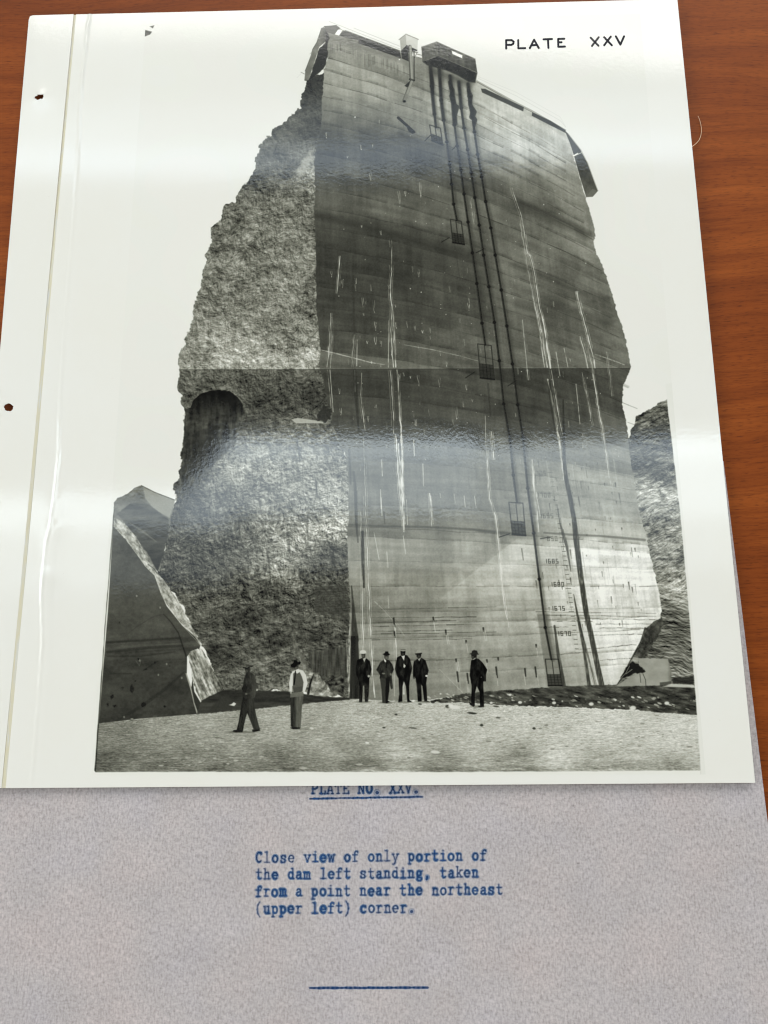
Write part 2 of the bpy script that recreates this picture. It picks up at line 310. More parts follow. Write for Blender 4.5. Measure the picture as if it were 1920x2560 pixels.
    # broad dark damp band crossing the face
    for pts, wd, tn, al in [([(790,538),(900,562),(1000,592),(1100,622),(1170,640)], 16, 44, .5), ([(1290,505),(1370,540),(1430,568),(1466,588)], 20, 50, .5),
                            ([(1280,660),(1360,690),(1440,725),(1518,748)], 9, 46, .45), ([(1300,760),(1400,780),(1520,800)], 30, 52, .3), ([(800,440),(1000,470),(1150,505)], 10, 62, .3),
                            ([(1000,335),(1040,352),(1105,366)], 10, 40, .5)]:
        P.line(pts, wd, tn, al, 14)
    # raking sun patch: lighter, right of a slanting edge
    w = P.win(1050, 1340, 1345, 1720)
    if w:
        Xw, Yw = P.X[w], P.Y[w]
        m = np.clip((Xw - (1282 - (Yw - 1352) * 1.28)) / 6, 0, 1) * np.clip((Yw - 1345) / 8, 0, 1) * np.clip((1340 - Xw) / 10, 0, 1) * np.clip((1520 - Yw) / 60, 0, 1)
        P.T[w] += 19 * m
    # darker wet rectangle beside the lowest gate
    P.poly([(1342,1535),(1372,1535),(1412,1716),(1368,1720)], 92, .5, 5, 1)
    P.line([(1341,1535),(1352,1620),(1370,1720)], 1.2, 190, .5, 1.2, .8)
    # bundles of fine horizontal cracks low on the face
    for y0, x0, x1, d in [(1524,930,1240,-.02),(1530,1340,1640,.01),(1538,1345,1640,.012),(1545,925,1190,-.01),(1548,1480,1650,.01),(1552,1340,1480,.01),(1556,930,1140,-.02),(1560,1490,1640,.0),(1566,930,1200,-.02),
                          (1578,925,1130,-.01),(1586,930,1240,-.02),(1570,1500,1615,.01),(1588,1470,1605,-.02),(1600,930,1180,-.01),(1568,1342,1420,0),(1625,1440,1590,-.09),(1648,1150,1360,-.05),(1650,1500,1580,-.05),(1636,1400,1450,-.1),(1652,930,1140,-.01)]:
        n = 14; xs = np.linspace(x0, x1, n)
        pts = [(x, y0 + (x - x0) * d + R.uniform(-1, 1)) for x in xs]
        for a in range(n - 1): P.line(pts[a:a + 2], R.uniform(1, 2.4), 48 if x1 < 1300 else 84, R.uniform(.2, .75), 1.5)
    # pale drip rows under the parapet
    for k in range(46):
        x = 826 + k * 4.1 + R.uniform(-1, 1); y = 103 + (x - 826) * .33 + R.uniform(-3, 5)
        P.line([(x, y), (x + .5, y + R.uniform(14, 30))], R.uniform(1.2, 3.6), R.choice([165, 160, 70, 84]), R.uniform(.15, .5), 2)
    # white lime runs
    W = 226
    def run(pts, wd, a=.9, tone=W):
        wd = [wd] * len(pts) if np.isscalar(wd) else wd
        if len(pts) > 2 or max(wd) > 2.4:
            fine = [pts[0]]
            for p, q in zip(pts[:-1], pts[1:]):
                n = max(1, int(math.hypot(q[0] - p[0], q[1] - p[1]) / 14))
                fine += [(p[0] + (q[0] - p[0]) * k / n + R.uniform(-1.1, 1.1), p[1] + (q[1] - p[1]) * k / n) for k in range(1, n + 1)]
            wf = np.interp(np.linspace(0, len(wd) - 1, len(fine)), range(len(wd)), wd) * R.uniform(.4, 1.15, len(fine))
            for dx in (0, R.uniform(-5, -2), R.uniform(2, 5)):
                a0 = R.randint(0, max(1, len(fine) // 3)) if dx else 0; a1 = len(fine) - (R.randint(0, max(1, len(fine) // 3)) if dx else 0)
                if a1 - a0 > 1: P.line([(x + dx, y) for x, y in fine[a0:a1]], list(wf[a0:a1] * (.5 if dx else 1)), tone, a * (.55 if dx else .95), 1.3, .8, R.randint(99))
        else: P.line(pts, wd, tone, a * .8, 1.3, .8, R.randint(99))
    for pts, wd in [
        ([(979,600),(979,679),(976,736),(979,767),(977,840),(983,918)], [1,2,2.5,2,3,3]), ([(980,760),(986,840),(990,918)], [1,2,2.5]), ([(972,800),(971,918)], [1,2]),
        ([(975,925),(981,987),(985,1084)], 2), ([(993,925),(999,1006),(1003,1083)], [2,3,3]), ([(989,1087),(995,1180),(1003,1273),(1010,1330)], 3), ([(1004,1087),(1006,1200),(1010,1273),(1013,1310)], [6,5,4,2]),
        ([(996,1110),(1004,1230),(1010,1325)], 3), ([(1016,1250),(1019,1312)], 1.5), ([(1008,1340),(1014,1385)], 1.5),
        ([(1280,470),(1303,540),(1318,632),(1326,640),(1338,694),(1349,771),(1361,814),(1369,879),(1376,920)], [1,2,2,2,3,3,3.5,4,4]), ([(1300,560),(1325,700),(1345,800),(1362,918)], [1,1,2,2.5]),
        ([(1340,760),(1356,840),(1368,918)], [1,2.5,3]), ([(1369,949),(1380,999),(1392,1064),(1403,1142),(1410,1200)], [4,4,4,3,2]), ([(1378,925),(1388,990),(1402,1064),(1412,1110)], [1.5,2,2,1]), ([(1390,880),(1400,940)], 1.5),
        ([(1442,729),(1450,767),(1465,821),(1481,887),(1488,920)], [4,2.5,3,3,4]), ([(1450,841),(1462,885),(1469,920)], [2,2,3]), ([(1481,925),(1492,995),(1504,1064),(1516,1140),(1528,1220)], [2,3,3,2,1]), ([(1455,930),(1470,1000),(1480,1064)], [1,2,2]),
        ([(1470,870),(1482,925),(1492,985)], 1.5), ([(1440,960),(1450,1060)], 1.5), ([(1516,880),(1524,930),(1530,990)], 1.2),
        ([(1213,1040),(1213,1080),(1224,1246),(1239,1291),(1245,1345),(1257,1480),(1261,1519),(1273,1569)], [1,1.5,2.5,3,3,3,3,1]), ([(1228,1080),(1234,1150)], 2.5), ([(1240,1300),(1252,1420),(1268,1540)], 1.5),
        ([(850,640),(848,679),(842,733)], [2,3,1.5]), ([(827,783),(823,871),(817,918)], 2), ([(830,800),(829,870),(826,920)], 1.2), ([(825,925),(833,1030)], 1.6), ([(819,925),(828,1020)], 1.2),
        ([(887,837),(882,880),(880,918)], 1.6), ([(893,850),(892,915)], 1.6), ([(904,933),(902,987),(912,1076)], 1.6), ([(887,925),(888,980)], 1.4), ([(908,1080),(912,1180),(915,1300),(922,1480),(932,1690),(937,1743)], [1,1.2,2,2.4,3,3.4]),
        ([(902,1280),(906,1473),(908,1623)], [1.2,2.4,2.6]), ([(874,1560),(872,1640),(872,1742)], [1.5,3,3]), ([(867,1600),(869,1690)], 1.6), ([(953,1245),(955,1290)], 1.6), ([(1074,1234),(1080,1316)], 2.6), ([(1077,1240),(1083,1310)], 1.4),
        ([(954,1150),(956,1190)], 2), ([(951,1224),(953,1272)], 2), ([(1057,1160),(1059,1215)], 1.8), ([(1034,1100),(1036,1140)], 2.2), ([(1135,1235),(1138,1258)], 1.4), ([(1160,1240),(1163,1268)], 1.4), ([(1186,1240),(1190,1270)], 1.4), ([(989,1570),(991,1650)], 1.8),
        ([(985,1600),(986,1740)], 1.2), ([(970,1490),(972,1520)], 1.6), ([(967,1380),(970,1420)], 1.4), ([(935,1330),(948,1400)], 1.4), ([(1330,1150),(1336,1230),(1348,1330)], [3,3,2]), ([(1010,1690),(1010,1735)], 3), ([(1340,1230),(1350,1290)], 1.6),
        ([(1306,800),(1318,925)], 1.4), ([(1318,925),(1322,950)], 2.5), ([(1410,870),(1420,918)], 1.4), ([(948,300),(948,308)], 1)]:
        run(pts, wd)
    run(Z(640,1280,.3858,[(770,580),(880,690),(960,800)]), 1.4, .5); run(Z(640,1280,.3858,[(1190,1020),(1340,1170)]), 1.3, .45)
    run([(802,875),(840,884),(880,894),(925,906),(960,912)], [2,3,2,2,1.5], .55); run([(1010,862),(1080,874),(1150,890),(1195,903)], 1.4, .5)
    run([(1488,886),(1530,900),(1560,912)], 1.6, .55)
    # small closed drips hanging from the joints
    def drip(x, y, l, wd, a=.8, lean=.06):
        n = 5
        for sgn in (-1, 1):
            cut = R.uniform(.55, 1.0); x_ = x + sgn * wd * .45
            pts = [(x_ + lean * l * t - sgn * wd * .4 * t ** 2 + R.uniform(-.4, .4), y + l * cut * t + R.uniform(-1, 1)) for t in np.linspace(0, 1, n)]
            P.line(pts, [.7, R.uniform(.8, 1.5), R.uniform(.6, 1.5), 1.0, .5], W, a * R.uniform(.5, 1), 1.2, .9, R.randint(99))
        P.blob(x + lean * l, y + l * .85, .9, 1.8, W, a * R.uniform(.2, .8))
    for x, y, l, wd in [(925,425,42,5),(997,478,44,5),(1050,455,40,5),(1013,477,14,3),(815,330,16,2),(902,362,12,3),(931,360,8,2),(868,390,5,3),(904,563,6,3),(952,577,11,4),(828,678,16,5),(855,700,22,4),(889,695,16,4),(906,745,26,4),(934,750,36,5),(938,805,24,4),
        (938,843,20,6),(952,852,16,4),(918,853,6,4),(990,805,18,4),(972,712,10,5),(989,762,6,3),(1171,757,22,5),(1037,815,12,3),(1056,825,8,4),(1116,905,12,3),(1045,938,30,5),(1098,945,26,5),(999,935,12,4),(952,910,8,4),(929,903,6,3),(848,972,14,4),(851,1020,20,5),(920,1040,16,4),
        (1039,1050,16,4),(1140,1018,34,4),(1181,998,8,4),(940,1012,8,3),(1026,940,6,3),(1183,530,34,5),(1177,502,20,3)]:
        drip(x, y, l, wd, .85)
    for k in range(70):
        y0 = R.choice(lifts[12:25]); x = R.uniform(820, 1500); y = lift_y(y0, x) + R.uniform(-2, 30)
        if x < 880 and y > 1000: continue
        drip(x, y, R.uniform(5, 18), R.uniform(1.5, 3.5), R.uniform(.25, .6), .1)
    for k in range(150):
        x = R.uniform(810, 1560); y = R.uniform(330, 1150)
        if x > 1400 + (y - 330) * .2 or x < 880 and y > 1000: continue
        P.blob(x, y, R.uniform(.6, 1.5), R.uniform(.6, 1.8), 225, R.uniform(.3, .8))
    # dark drip ticks over the sunlit right part and low on the face
    for k in range(95):
        x = R.uniform(1335, 1625); y = R.uniform(1150, 1580)
        if x > 1560 + (y - 1150) * .15: continue
        l = R.choice([4, 6, 8, 14, 24]) * R.uniform(.7, 1.2); P.line([(x, y), (x + l * .14, y + l)], [R.uniform(1.5, 4), 1], 74, R.uniform(.35, .85), 1.6)
    for k in range(110):
        x = R.uniform(1340, 1620); y = R.uniform(1130, 1560)
        if x > 1550 + (y - 1150) * .15: continue
        l = R.uniform(20, 80); P.line([(x, y), (x + l * .14, y + l)], [R.uniform(1, 3), 1], R.choice([214, 120]), R.uniform(.08, .3), 2)
    for x, y, l in [(1143,1680,24),(1168,1684,24),(1240,1668,26),(1312,1672,18),(1338,1668,24),(1140,1648,6),(1245,1645,5),(1217,1650,5),(1340,1612,6),(984,1546,20),(986,1580,14),(1083,1544,10),(1114,1576,10),(1208,1570,8),(1165,1602,5)]:
        P.line([(x, y), (x + l * .12, y + l)], [4.5, 3.5], 36, .85, 1.5)
        for dx in R.choice([-2, 1, 5], 2): 
            if R.rand() < .6: run([(x + dx, y + l * .8), (x + dx + 4, y + l * .8 + 26)], 1.5, .6)
    # dark wet stripes
    for pts, wd, al in [([(1408,1000),(1410,1150),(1415,1196),(1426,1248),(1435,1299),(1440,1345),(1451,1436),(1465,1530),(1477,1585),(1492,1658),(1504,1716)], [3,8,10,11,11,14,13,13,13,13,15], .88),
        ([(1392,1262),(1400,1310),(1408,1336),(1417,1366),(1427,1428)], [1.5,3,8,7,2], .7), ([(1434,1486),(1442,1530),(1448,1560),(1461,1627),(1473,1716)], [1.5,5,7,8,9], .85), ([(1446,1545),(1470,1640),(1490,1716)], [2,4,5], .7),
        ([(1374,955),(1380,1010),(1390,1075)], [10,12,9], .5), ([(873,1125),(877,1210)], [6,5], .5), ([(884,1180),(889,1231),(891,1306),(895,1356)], [5,8,7,3], .66), ([(906,1331),(907,1400),(910,1468)], [8,8,5], .82),
        ([(879,1465),(884,1530),(887,1600)], [2,8,20], .88), ([(887,925),(890,987),(897,1080)], [7,9,4], .6), ([(1132,580),(1150,700)], 3, .25), ([(1220,960),(1226,1040)], [5,4], .4), ([(882,640),(884,760),(886,850)], [5,5,4], .3), ([(1345,1150),(1350,1200)], 2, .4),
        ([(1386,1565),(1396,1640),(1410,1716)], [5,8,10], .8), ([(960,1280),(962,1310)], [4,2], .5), ([(1304,1372),(1308,1400)], [3,2], .6)]:
        P.line(pts, wd, 42, al, 2.2, .35)
    P.poly([(877,1590),(895,1590),(900,1700),(902,1747),(874,1747)], lambda X, Y: 34 + 26 * P.fbm(X, Y, 4, 60, 2, 83), .95, 2)
    for dx in (0, 8, 14): run([(1459 + dx, 1600), (1474 + dx, 1680), (1482 + dx, 1716)], [1, 2, 3], .55)
    # gauge board ticks and painted heights
    for k in range(40):
        q = k / 39; y = 1170 + q * 452; x = 1374 + q * 66 + 4 * math.sin(q * 3); long = (k % 5 == 1)
        P.line([(x - (7 if long else 3), y), (x + 5, y)], 1.5, 58, .45 if y < 1300 else .8, 1.4)
    P.line([(1376,1170),(1392,1290),(1418,1470),(1430,1530)], 1.1, 90, .35, 1.4)
    for txt, x, y, a in [('705',1340,1178,.4),('1700',1341,1233,.5),('1695',1348,1285,.6),('690',1368,1342,.55),('1685',1361,1398,.9),('1680',1375,1456,.9),('1675',1377,1516,.95),('1670',1392,1579,.95)]:
        digits(P, txt, x, y, 4.6, 10, 9.6, 50, a, .08)
    P.line([(1351,1347),(1375,1343)], 2.2, 40, .9, 1.2)
    # ---- outlet pipes with their couplings
    pipes = [[(1076,165),(1079,215),(1086,285),(1090,318)],
        [(1098,170),(1103,250),(1109,300),(1117,355),(1124,410),(1129,460),(1134,510),(1142,550)],
        [(1125,190),(1131,250),(1136,312),(1143,365),(1152,425),(1160,485),(1170,555),(1181,632),(1192,709),(1205,808),(1213,862)],
        [(1147,205),(1153,270),(1160,320),(1169,374),(1178,432),(1187,494),(1198,563),(1209,638),(1222,717),(1236,806),(1248,902),(1259,1010),(1275,1101),(1283,1188),(1292,1256)],
        [(1170,210),(1173,240),(1181,290),(1186,330),(1194,386),(1204,442),(1214,504),(1227,570),(1238,638),(1253,725),(1267,815),(1281,910),(1294,1012),(1307,1095),(1319,1221),(1334,1333),(1348,1448),(1363,1569),(1378,1648)]]
    for i, pp in enumerate(pipes):
        P.line([(x + 5, y + 2) for x, y in pp], 8, 40, .36, 6)
        P.line(pp, 5.0, 30, .94, 1.7); P.line([(x - 1.2, y) for x, y in pp], 1.0, 100, .35, 1.2)
        for x, y in pp[1:-1]:
            if y > 200: P.blob(x, y, 4.6, 4.2, 24, .9); 
        for (ax, ay), (bx, by) in zip(pp[:-1], pp[1:]):
            if by < 340: P.line([(ax, ay), (bx, by)], 9 if ay < 260 else 5, 30, .75, 3)
    for pts, wd in [([(1124,205),(1128,220),(1132,225),(1130,240),(1136,262),(1142,268),(1138,290),(1142,310)], [8,11,9,14,11,12,8,3]), ([(1171,225),(1176,240),(1175,262),(1184,280),(1180,292),(1188,300),(1186,318)], [8,12,9,15,14,10,3]), ([(1078,180),(1082,210),(1084,235)], [7,8,3])]:
        P.line(pts, wd, 30, .85, 2)
    def gate(q):
        (ax, ay), (bx, by), (cx, cy), (dx, dy) = q
        L = lambda a, b, t: (a[0] + (b[0] - a[0]) * t, a[1] + (b[1] - a[1]) * t)
        P.line(q + [q[0]], 2.4, 34, .85, 1.6)
        t0, t1 = L(q[0], q[3], .58), L(q[1], q[2], .58)
        P.poly([t0, t1, q[2], q[3]], 40, .74, 1.8)
        P.line([L(q[0], q[1], .5), L(q[3], q[2], .5)], 2, 28, .85, 1.4)
        for t in (.58, .68, .78, .88): P.line([L(q[0], q[3], t), L(q[1], q[2], t)], 1.8, 34, .7, 1.5)
        for t in (.25, .75): P.line([L(t0, t1, t), L(q[3], q[2], t)], 1.6, 28, .8, 1.3)
        P.line([q[3], q[2]], 4, 22, .8, 2)
    for q in [[(1074,312),(1101,320),(1107,362),(1080,351)], [(1126,548),(1153,553),(1161,611),(1132,606)], [(1194,860),(1228,864),(1236,949),(1201,945)], [(1272,1256),(1307,1258),(1314,1339),(1281,1336)], [(1363,1648),(1396,1648),(1405,1714),(1371,1714)]]: gate(q)
    for a, b in [((1104,605),(1123,594)),((1164,945),(1187,930)),((1248,1343),(1273,1335)),((1130,375),(1143,362)),((1062,352),(1076,338)),((1190,632),(1210,622)),((1270,965),(1290,952))]: P.line([a, b], 2.2, 30, .9, 1.3)
    # ---- crest: parapet, hut, operating house
    A = lambda pts: Z(740, 30, .1929, pts)
    P.poly(A([(400,250),(640,330),(1350,560),(1460,620),(1459,700),(1340,640),(800,480),(420,370)]), 104, .5, 10)
    P.poly(A([(385,210),(430,330),(405,440),(412,560),(380,690),(300,790),(165,885),(300,470),(380,400)]), 34, .97, 2, 1)
    P.poly(A([(330,205),(360,195),(388,210),(382,380),(300,450),(160,885),(108,880),(120,760),(150,680),(200,560),(220,470),(270,390),(300,300)]), lambda X, Y: 108 + 26 * P.fbm(X, Y, 10, 16, 3, 33) - 30 * np.clip((X - 806) / 8, 0, 1), 1, 1.4)
    P.line(A([(330,210),(300,300),(270,390),(215,480),(195,560),(150,680),(118,760)]), 1.6, 60, .8, 1.3)
    P.line(A([(115,880),(160,886)]), 2, 40, .9, 1.3)
    P.poly(A([(365,185),(520,170),(572,210),(500,288),(395,258)]), 88, 1, 1.4)
    P.line(A([(365,185),(520,170),(572,210)]), 1.6, 60, .7, 1.3)
    P.poly(A([(500,288),(545,225),(600,232),(560,302)]), 246, 1, 1.4)
    P.poly(A([(560,302),(610,240),(660,243),(1345,500),(1350,545),(810,345),(810,365),(660,330)]), 66, 1, 1.6)
    P.poly(A([(810,345),(1350,520),(1362,600),(1250,560),(810,402)]), 40, .97, 1.6)
    P.line(A([(640,236),(1350,500)]), 1.4, 108, .8, 1.3)
    for q in [[(430,120),(1345,478)], [(750,205),(1345,442)]]: P.line(A(q), 1.1, 168, .8, 1.2)
    for k in range(5): x = 560 + k * 170; P.line(A([(x, 175 + (x - 560) * .39), (x, 215 + (x - 560) * .385)]), .9, 190, .6, 1.1)
    P.line(A([(63,775),(110,800)]), 1.4, 120, .9, 1.2); P.line(A([(180,540),(200,520)]), 1.2, 150, .8, 1.2); P.line(A([(275,340),(310,345)]), 1.2, 150, .7, 1.2); P.line(A([(10,850),(80,780)]), .9, 190, .5, 1.2)
    P.poly(A([(1360,500),(1435,422),(1575,490),(1570,505),(1455,525),(1462,640),(1372,600)]), 40, 1, 1.6)
    P.poly(A([(1345,355),(1425,290),(1432,425),(1360,502)]), 156, 1, 1.3); P.poly(A([(1425,290),(1582,355),(1572,492),(1432,425)]), 192, 1, 1.3)
    P.line(A([(1335,358),(1425,286),(1585,354)]), 2, 110, .9, 1.3)
    P.poly(A([(1625,450),(1659,440),(1659,660),(1640,640)]), 60, .9, 2); P.line(A([(1530,490),(1532,880)]), 3, 52, .85, 1.6)
    P.line(A([(1476,450),(1484,600),(1496,860)]), 9.5, 66, .8, 2); P.line(A([(1498,895),(1434,1060),(1402,1145)]), 8.5, 66, .75, 2); P.line(A([(1485,450),(1492,600),(1505,860)]), 6.4, 138, 1, 1.4); P.line(A([(1480,460),(1500,855)]), 2, 164, .5, 1.6); P.line(A([(1475,870),(1530,885)]), 4.5, 30, .95, 1.4); P.line(A([(1478,868),(1528,880)]), 1.2, 150, .6, 1.2)
    P.poly(A([(1405,955),(1480,890),(1460,960),(1440,975)]), 30, .9, 2); P.line(A([(1500,900),(1440,1060),(1408,1145)]), 6, 138, 1, 1.4); P.line(A([(1430,1070),(1408,1150)]), 6.5, 112, .8, 1.4); P.blob(*A([(1405,1156)])[0], 4, 3, 24)
    P.line(A([(1325,1368),(1528,1552)]), 6.5, 26, .96, 1.5); P.poly(A([(1440,1500),(1500,1520),(1548,1560),(1510,1575),(1460,1545)]), 24, .95, 1.6)
    for q in [[(1500,530),(1580,520)], [(1540,590),(1570,520)], [(1570,545),(1630,560)], [(1560,580),(1630,600)]]: P.line(A(q), 1.4, 60, .8, 1.2)
    P.blob(*A([(1340,615)])[0], 1.8, 1.4, 235); P.blob(*A([(765,1358)])[0], 1.8, 1.6, 225)
    B = lambda pts: Z(1020, 80, .1929, pts)
    P.poly(B([(190,385),(390,305),(898,530),(872,658),(790,650),(640,560),(500,500),(250,430)]), lambda X, Y: 36 + 20 * P.fbm(X, Y, 12, 30, 2, 41), 1, 3)
    P.poly(B([(255,420),(880,650),(800,720),(300,560)]), 44, .55, 16)
    P.poly(B([(175,195),(370,125),(390,305),(190,385)]), lambda X, Y: 84 + 34 * P.fbm(X, Y, 7, 20, 3, 42), 1, 1.3)
    P.poly(B([(370,125),(872,350),(898,528),(390,305)]), lambda X, Y: 76 + 34 * P.fbm(X, Y, 7, 20, 3, 43), 1, 1.3)
    P.line(B([(175,195),(370,125),(872,350)]), 1.5, 124, .8, 1.3)
    P.poly(B([(565,238),(706,300),(702,342),(575,285)]), 246, 1, 1.2); P.line(B([(565,240),(706,302)]), 1.3, 120, .8, 1.2)
    C3 = lambda pts: Z(1280, 0, .3858, pts)
    P.line([(1192,203),(1280,252),(1330,278),(1413,326)], 4, 160, .95, 1.4); P.line([(1192,205),(1280,255),(1330,281),(1413,330)], 1.6, 92, .8, 1.4)
    P.poly(B([(945,735),(1000,738),(1500,980),(1492,1032),(960,785)]), 52, .97, 1.8); P.poly(C3([(0,660),(75,695),(72,722),(0,690)]), 54, .95, 1.6); P.poly(C3([(130,728),(250,785),(345,845),(348,864),(250,815),(128,752)]), 48, .97, 1.6)
    for o, tn in ((0, 196), (9, 206)): P.line([(1195,196 - o * .5), (1290,240 - o), (1400,302 - o), (1414,318)], 1.0, tn, .8, 1.2)
    P.poly(C3([(340,845),(365,870),(445,975),(450,990),(400,1008),(375,930)]), 72, 1, 1.4); P.poly(C3([(452,992),(490,1060),(556,1238),(522,1276),(480,1278),(440,1150),(402,1015)]), lambda X, Y: 72 + 20 * P.fbm(X, Y, 10, 16, 3, 45) + 22 * np.clip((Y - 440) / 50, 0, 1), 1, 1.4)
    P.line(C3([(365,870),(445,972),(490,1060),(556,1238)]), 2, 168, .8, 1.4); P.line(C3([(395,1012),(425,995)]), 2, 246, 1, 1.2)
    P.poly(C3([(480,1278),(522,1276),(556,1238),(520,1225)]), 104, .9, 2)

    # ---- fallen blocks at the left
    P.poly([(281,1300),(285,1257),(293,1246),(320,1234),(336,1219),(353,1214),(386,1232),(436,1250),(430,1290),(420,1320),(398,1430),(350,1400),(281,1320)], lambda X, Y: 112 + 46 * P.fbm(X, Y, 30, 16, 4, 55), 1, 1.6, 1)
    P.poly(Z(0,640,.3858,[(925,1490),(1010,1535),(1135,1582),(1110,1660),(1100,1700),(1000,1640),(940,1570)]), 142, .9, 3)
    P.poly(Z(0,1280,.3858,[(760,10),(850,-60),(960,-55),(1010,-15),(1095,50),(1085,160),(1060,270),(1020,385),(950,260),(830,100)]), lambda X, Y: 66 + 34 * P.fbm(X, Y, 40, 12, 3, 56) - 14 * np.clip((Y - 1350) / 60, 0, 1), .95, 3, 1)
    P.line(Z(0,640,.3858,[(915,1487),(1000,1530),(1130,1580)]), 2, 52, .8, 1.3); P.line(Z(0,1280,.3858,[(840,70),(930,130),(1010,190)]), [2,6,2], 128, .5, 3)
    slab = Z(0,1280,.3858,[(733,60),(830,190),(940,350),(1000,410),(1040,520),(1080,610),(1180,735),(1262,805),(1300,862),(1290,890),(1240,910),(1212,935),(1210,1060),(1278,1310),(1150,1320),(900,1340),(640,1372),(700,620)])
    def slab_t(X, Y):
        t = 74 - 18 * np.clip((Y - 1560) / 120, 0, 1) + 16 * P.fbm(X, Y, 60, 40, 3, 57) + 10 * P.fbm(X, Y, 9, 7, 3, 58)
        return np.clip(t + 24 * P.fbm(X, Y + X * .06, 130, 7, 3, 59) * np.clip(1 - np.abs(Y - 1625) / 60, 0.1, 1), 14, 110)
    P.poly(slab, slab_t, 1, 1.6)
    D7 = lambda pts: Z(220, 1480, .217, pts)
    for pts, wd, tn, al in [([(870,255),(950,340),(1040,470),(1090,620),(1130,740)], [1.5,2,2.5,3,4], 24, .7), ([(870,255),(740,290),(560,400),(420,510)], [1.5,2,1.5,1], 44, .45), ([(220,580),(600,560),(1060,530)], 5, 36, .55), ([(220,690),(700,640),(1080,620)], 7, 32, .5), ([(220,740),(600,740),(1000,690)], 3, 34, .5),
        ([(340,1480),(640,1300),(900,1110),(1100,930)], [5,9,8,4], 34, .5), ([(640,900),(800,800)], 3, 28, .6), ([(260,940),(500,940)], 3, 36, .5)]: P.line(D7(pts), wd, tn, al, 3)
    for x, y, rx, ry in [(505,1120,7,16),(575,765,4,4),(640,1300,7,8),(275,1210,5,7),(310,1310,6,6),(225,1295,4,4),(885,1320,4,4),(365,348,2,2),(660,890,3,2),(770,810,4,2),(400,1105,4,2),(540,1030,4,4),(950,855,2,2)]: P.poly([(D7([(x, y)])[0][0] + rx * .9 * math.cos(q) * R.uniform(.5, 1.2), D7([(x, y)])[0][1] + ry * .9 * math.sin(q) * R.uniform(.5, 1.2)) for q in np.linspace(0, 5.6, 8)], 22, .75, 2.5, 1.5, 5)
    for x, y in [(810,955),(415,1440),(905,830),(1080,990),(640,1535),(830,180),(560,45),(595,790)]: P.blob(*D7([(x, y)])[0], 2.2, 3, 150, .6)
    P.line(D7([(550,790),(590,850),(610,790)]), 1.2, 110, .6, 1.3)
    ribbon = Z(0,1280,.3858,[(735,35),(770,50),(820,90),(880,160),(930,240),(960,300),(1010,370),(1020,395),(1060,440),(1150,570),(1220,700),(1300,850),(1300,868),(1262,800),(1180,732),(1080,602),(1040,520),(1005,410),(975,390),(940,350),(820,185),(735,92)])
    P.poly(ribbon, lambda X, Y: np.clip(158 + 90 * P.fbm(X, Y, 14, 5, 4, 62, 0.95) + 40 * P.fbm(X, Y, 4, 4, 2, 63), 60, 215), 1, 1.6, 1, 5)
    P.line(Z(0,1280,.3858,[(735,90),(820,182),(940,350),(1003,410),(1040,520),(1080,602),(1180,732),(1298,862)]), 1.2, 200, .5, 1.3)
    P.line(Z(0,1280,.3858,[(960,340),(1000,370),(1015,395)]), 3, 60, .7, 2)
    toe = D7([(1180,680),(1300,650),(1350,720),(1440,900),(1540,1080),(1630,1215),(1555,1200),(1530,1240),(1490,1290),(1470,1270),(1430,1190),(1410,1300),(1372,1388),(1320,1290),(1250,1160),(1205,1000),(1190,880),(1150,740)])
    P.poly(toe, lambda X, Y: np.clip(140 + 120 * P.fbm(X, Y, 5, 26, 4, 64, -0.42) + 50 * P.fbm(X, Y, 6, 6, 3, 65), 44, 212), 1, 1.6, 1.2, 6)
    P.line(D7([(1130,940),(1190,1120),(1225,1280),(1265,1405)]), [3,4,4,5], 152, .95, 1.4); P.poly(D7([(1205,1000),(1225,1150),(1330,1330),(1372,1390),(1270,1400),(1225,1270),(1190,1100)]), 28, .9, 2)
    # ---- shaded strip and the open ground in front
    P.poly([(490,1790),(505,1750),(560,1724),(640,1727),(720,1728),(790,1740),(874,1744),(874,1752),(640,1774)], lambda X, Y: 44 + 16 * P.fbm(X, Y, 26, 5, 3, 66) + 14 * np.clip((Y - 1752) / 8, 0, 1), 1, 2.5, 1)
    P.poly(D7([(1440,1300),(1560,1200),(1659,1230),(1659,1390),(1380,1390)]), 52, .9, 3)
    P.poly(Z(540,1580,.1929,[(165,945),(200,935),(230,910),(262,930),(235,960)]), 205, 1, 1.4)
    rub = [(1030,1757),(1100,1748),(1140,1738),(1200,1730),(1285,1724),(1400,1716),(1540,1712),(1620,1714),(1700,1712),(1750,1722),(1750,1792),(1600,1776),(1420,1768),(1280,1764),(1150,1756)]
    P.poly(rub, lambda X, Y: np.clip(62 + 60 * P.fbm(X, Y, 22, 6, 4, 67, 0.2) + 40 * np.clip(P.fbm(X, Y, 9, 5, 3, 68) * 2.2 - .7, 0, 1), 20, 190), 1, 2, 1.5)
    for k in range(110):
        x = R.uniform(1060, 1745); y = 1738 + R.uniform(0, 30) + (x - 1400) * .022
        P.blob(x, y, R.uniform(1.2, 6), R.uniform(.8, 2.6), R.choice([190, 214, 150, 30]), R.uniform(.4, .95), .35)
    for x, y, r in [(1478,1760,6),(1667,1758,6),(1582,1770,8),(1300,1756,5),(1385,1757,5),(1228,1757,4),(1275,1737,4)]: P.blob(x, y, r, r * .7, 212, .95)
    E6 = lambda pts: Z(1400, 1500, .217, pts)
    P.poly(E6([(980,330),(1060,270),(1170,190),(1180,300),(1130,420),(1030,560),(1010,660),(930,660),(850,640),(930,500)]), lambda X, Y: 62 + 50 * P.fbm(X, Y, 8, 10, 3, 69), .97, 2.5, 2)
    P.line(E6([(980,320),(930,480),(860,610),(800,720),(720,880),(650,990)]), [3,3,4,3,3,2], 34, .8, 2)
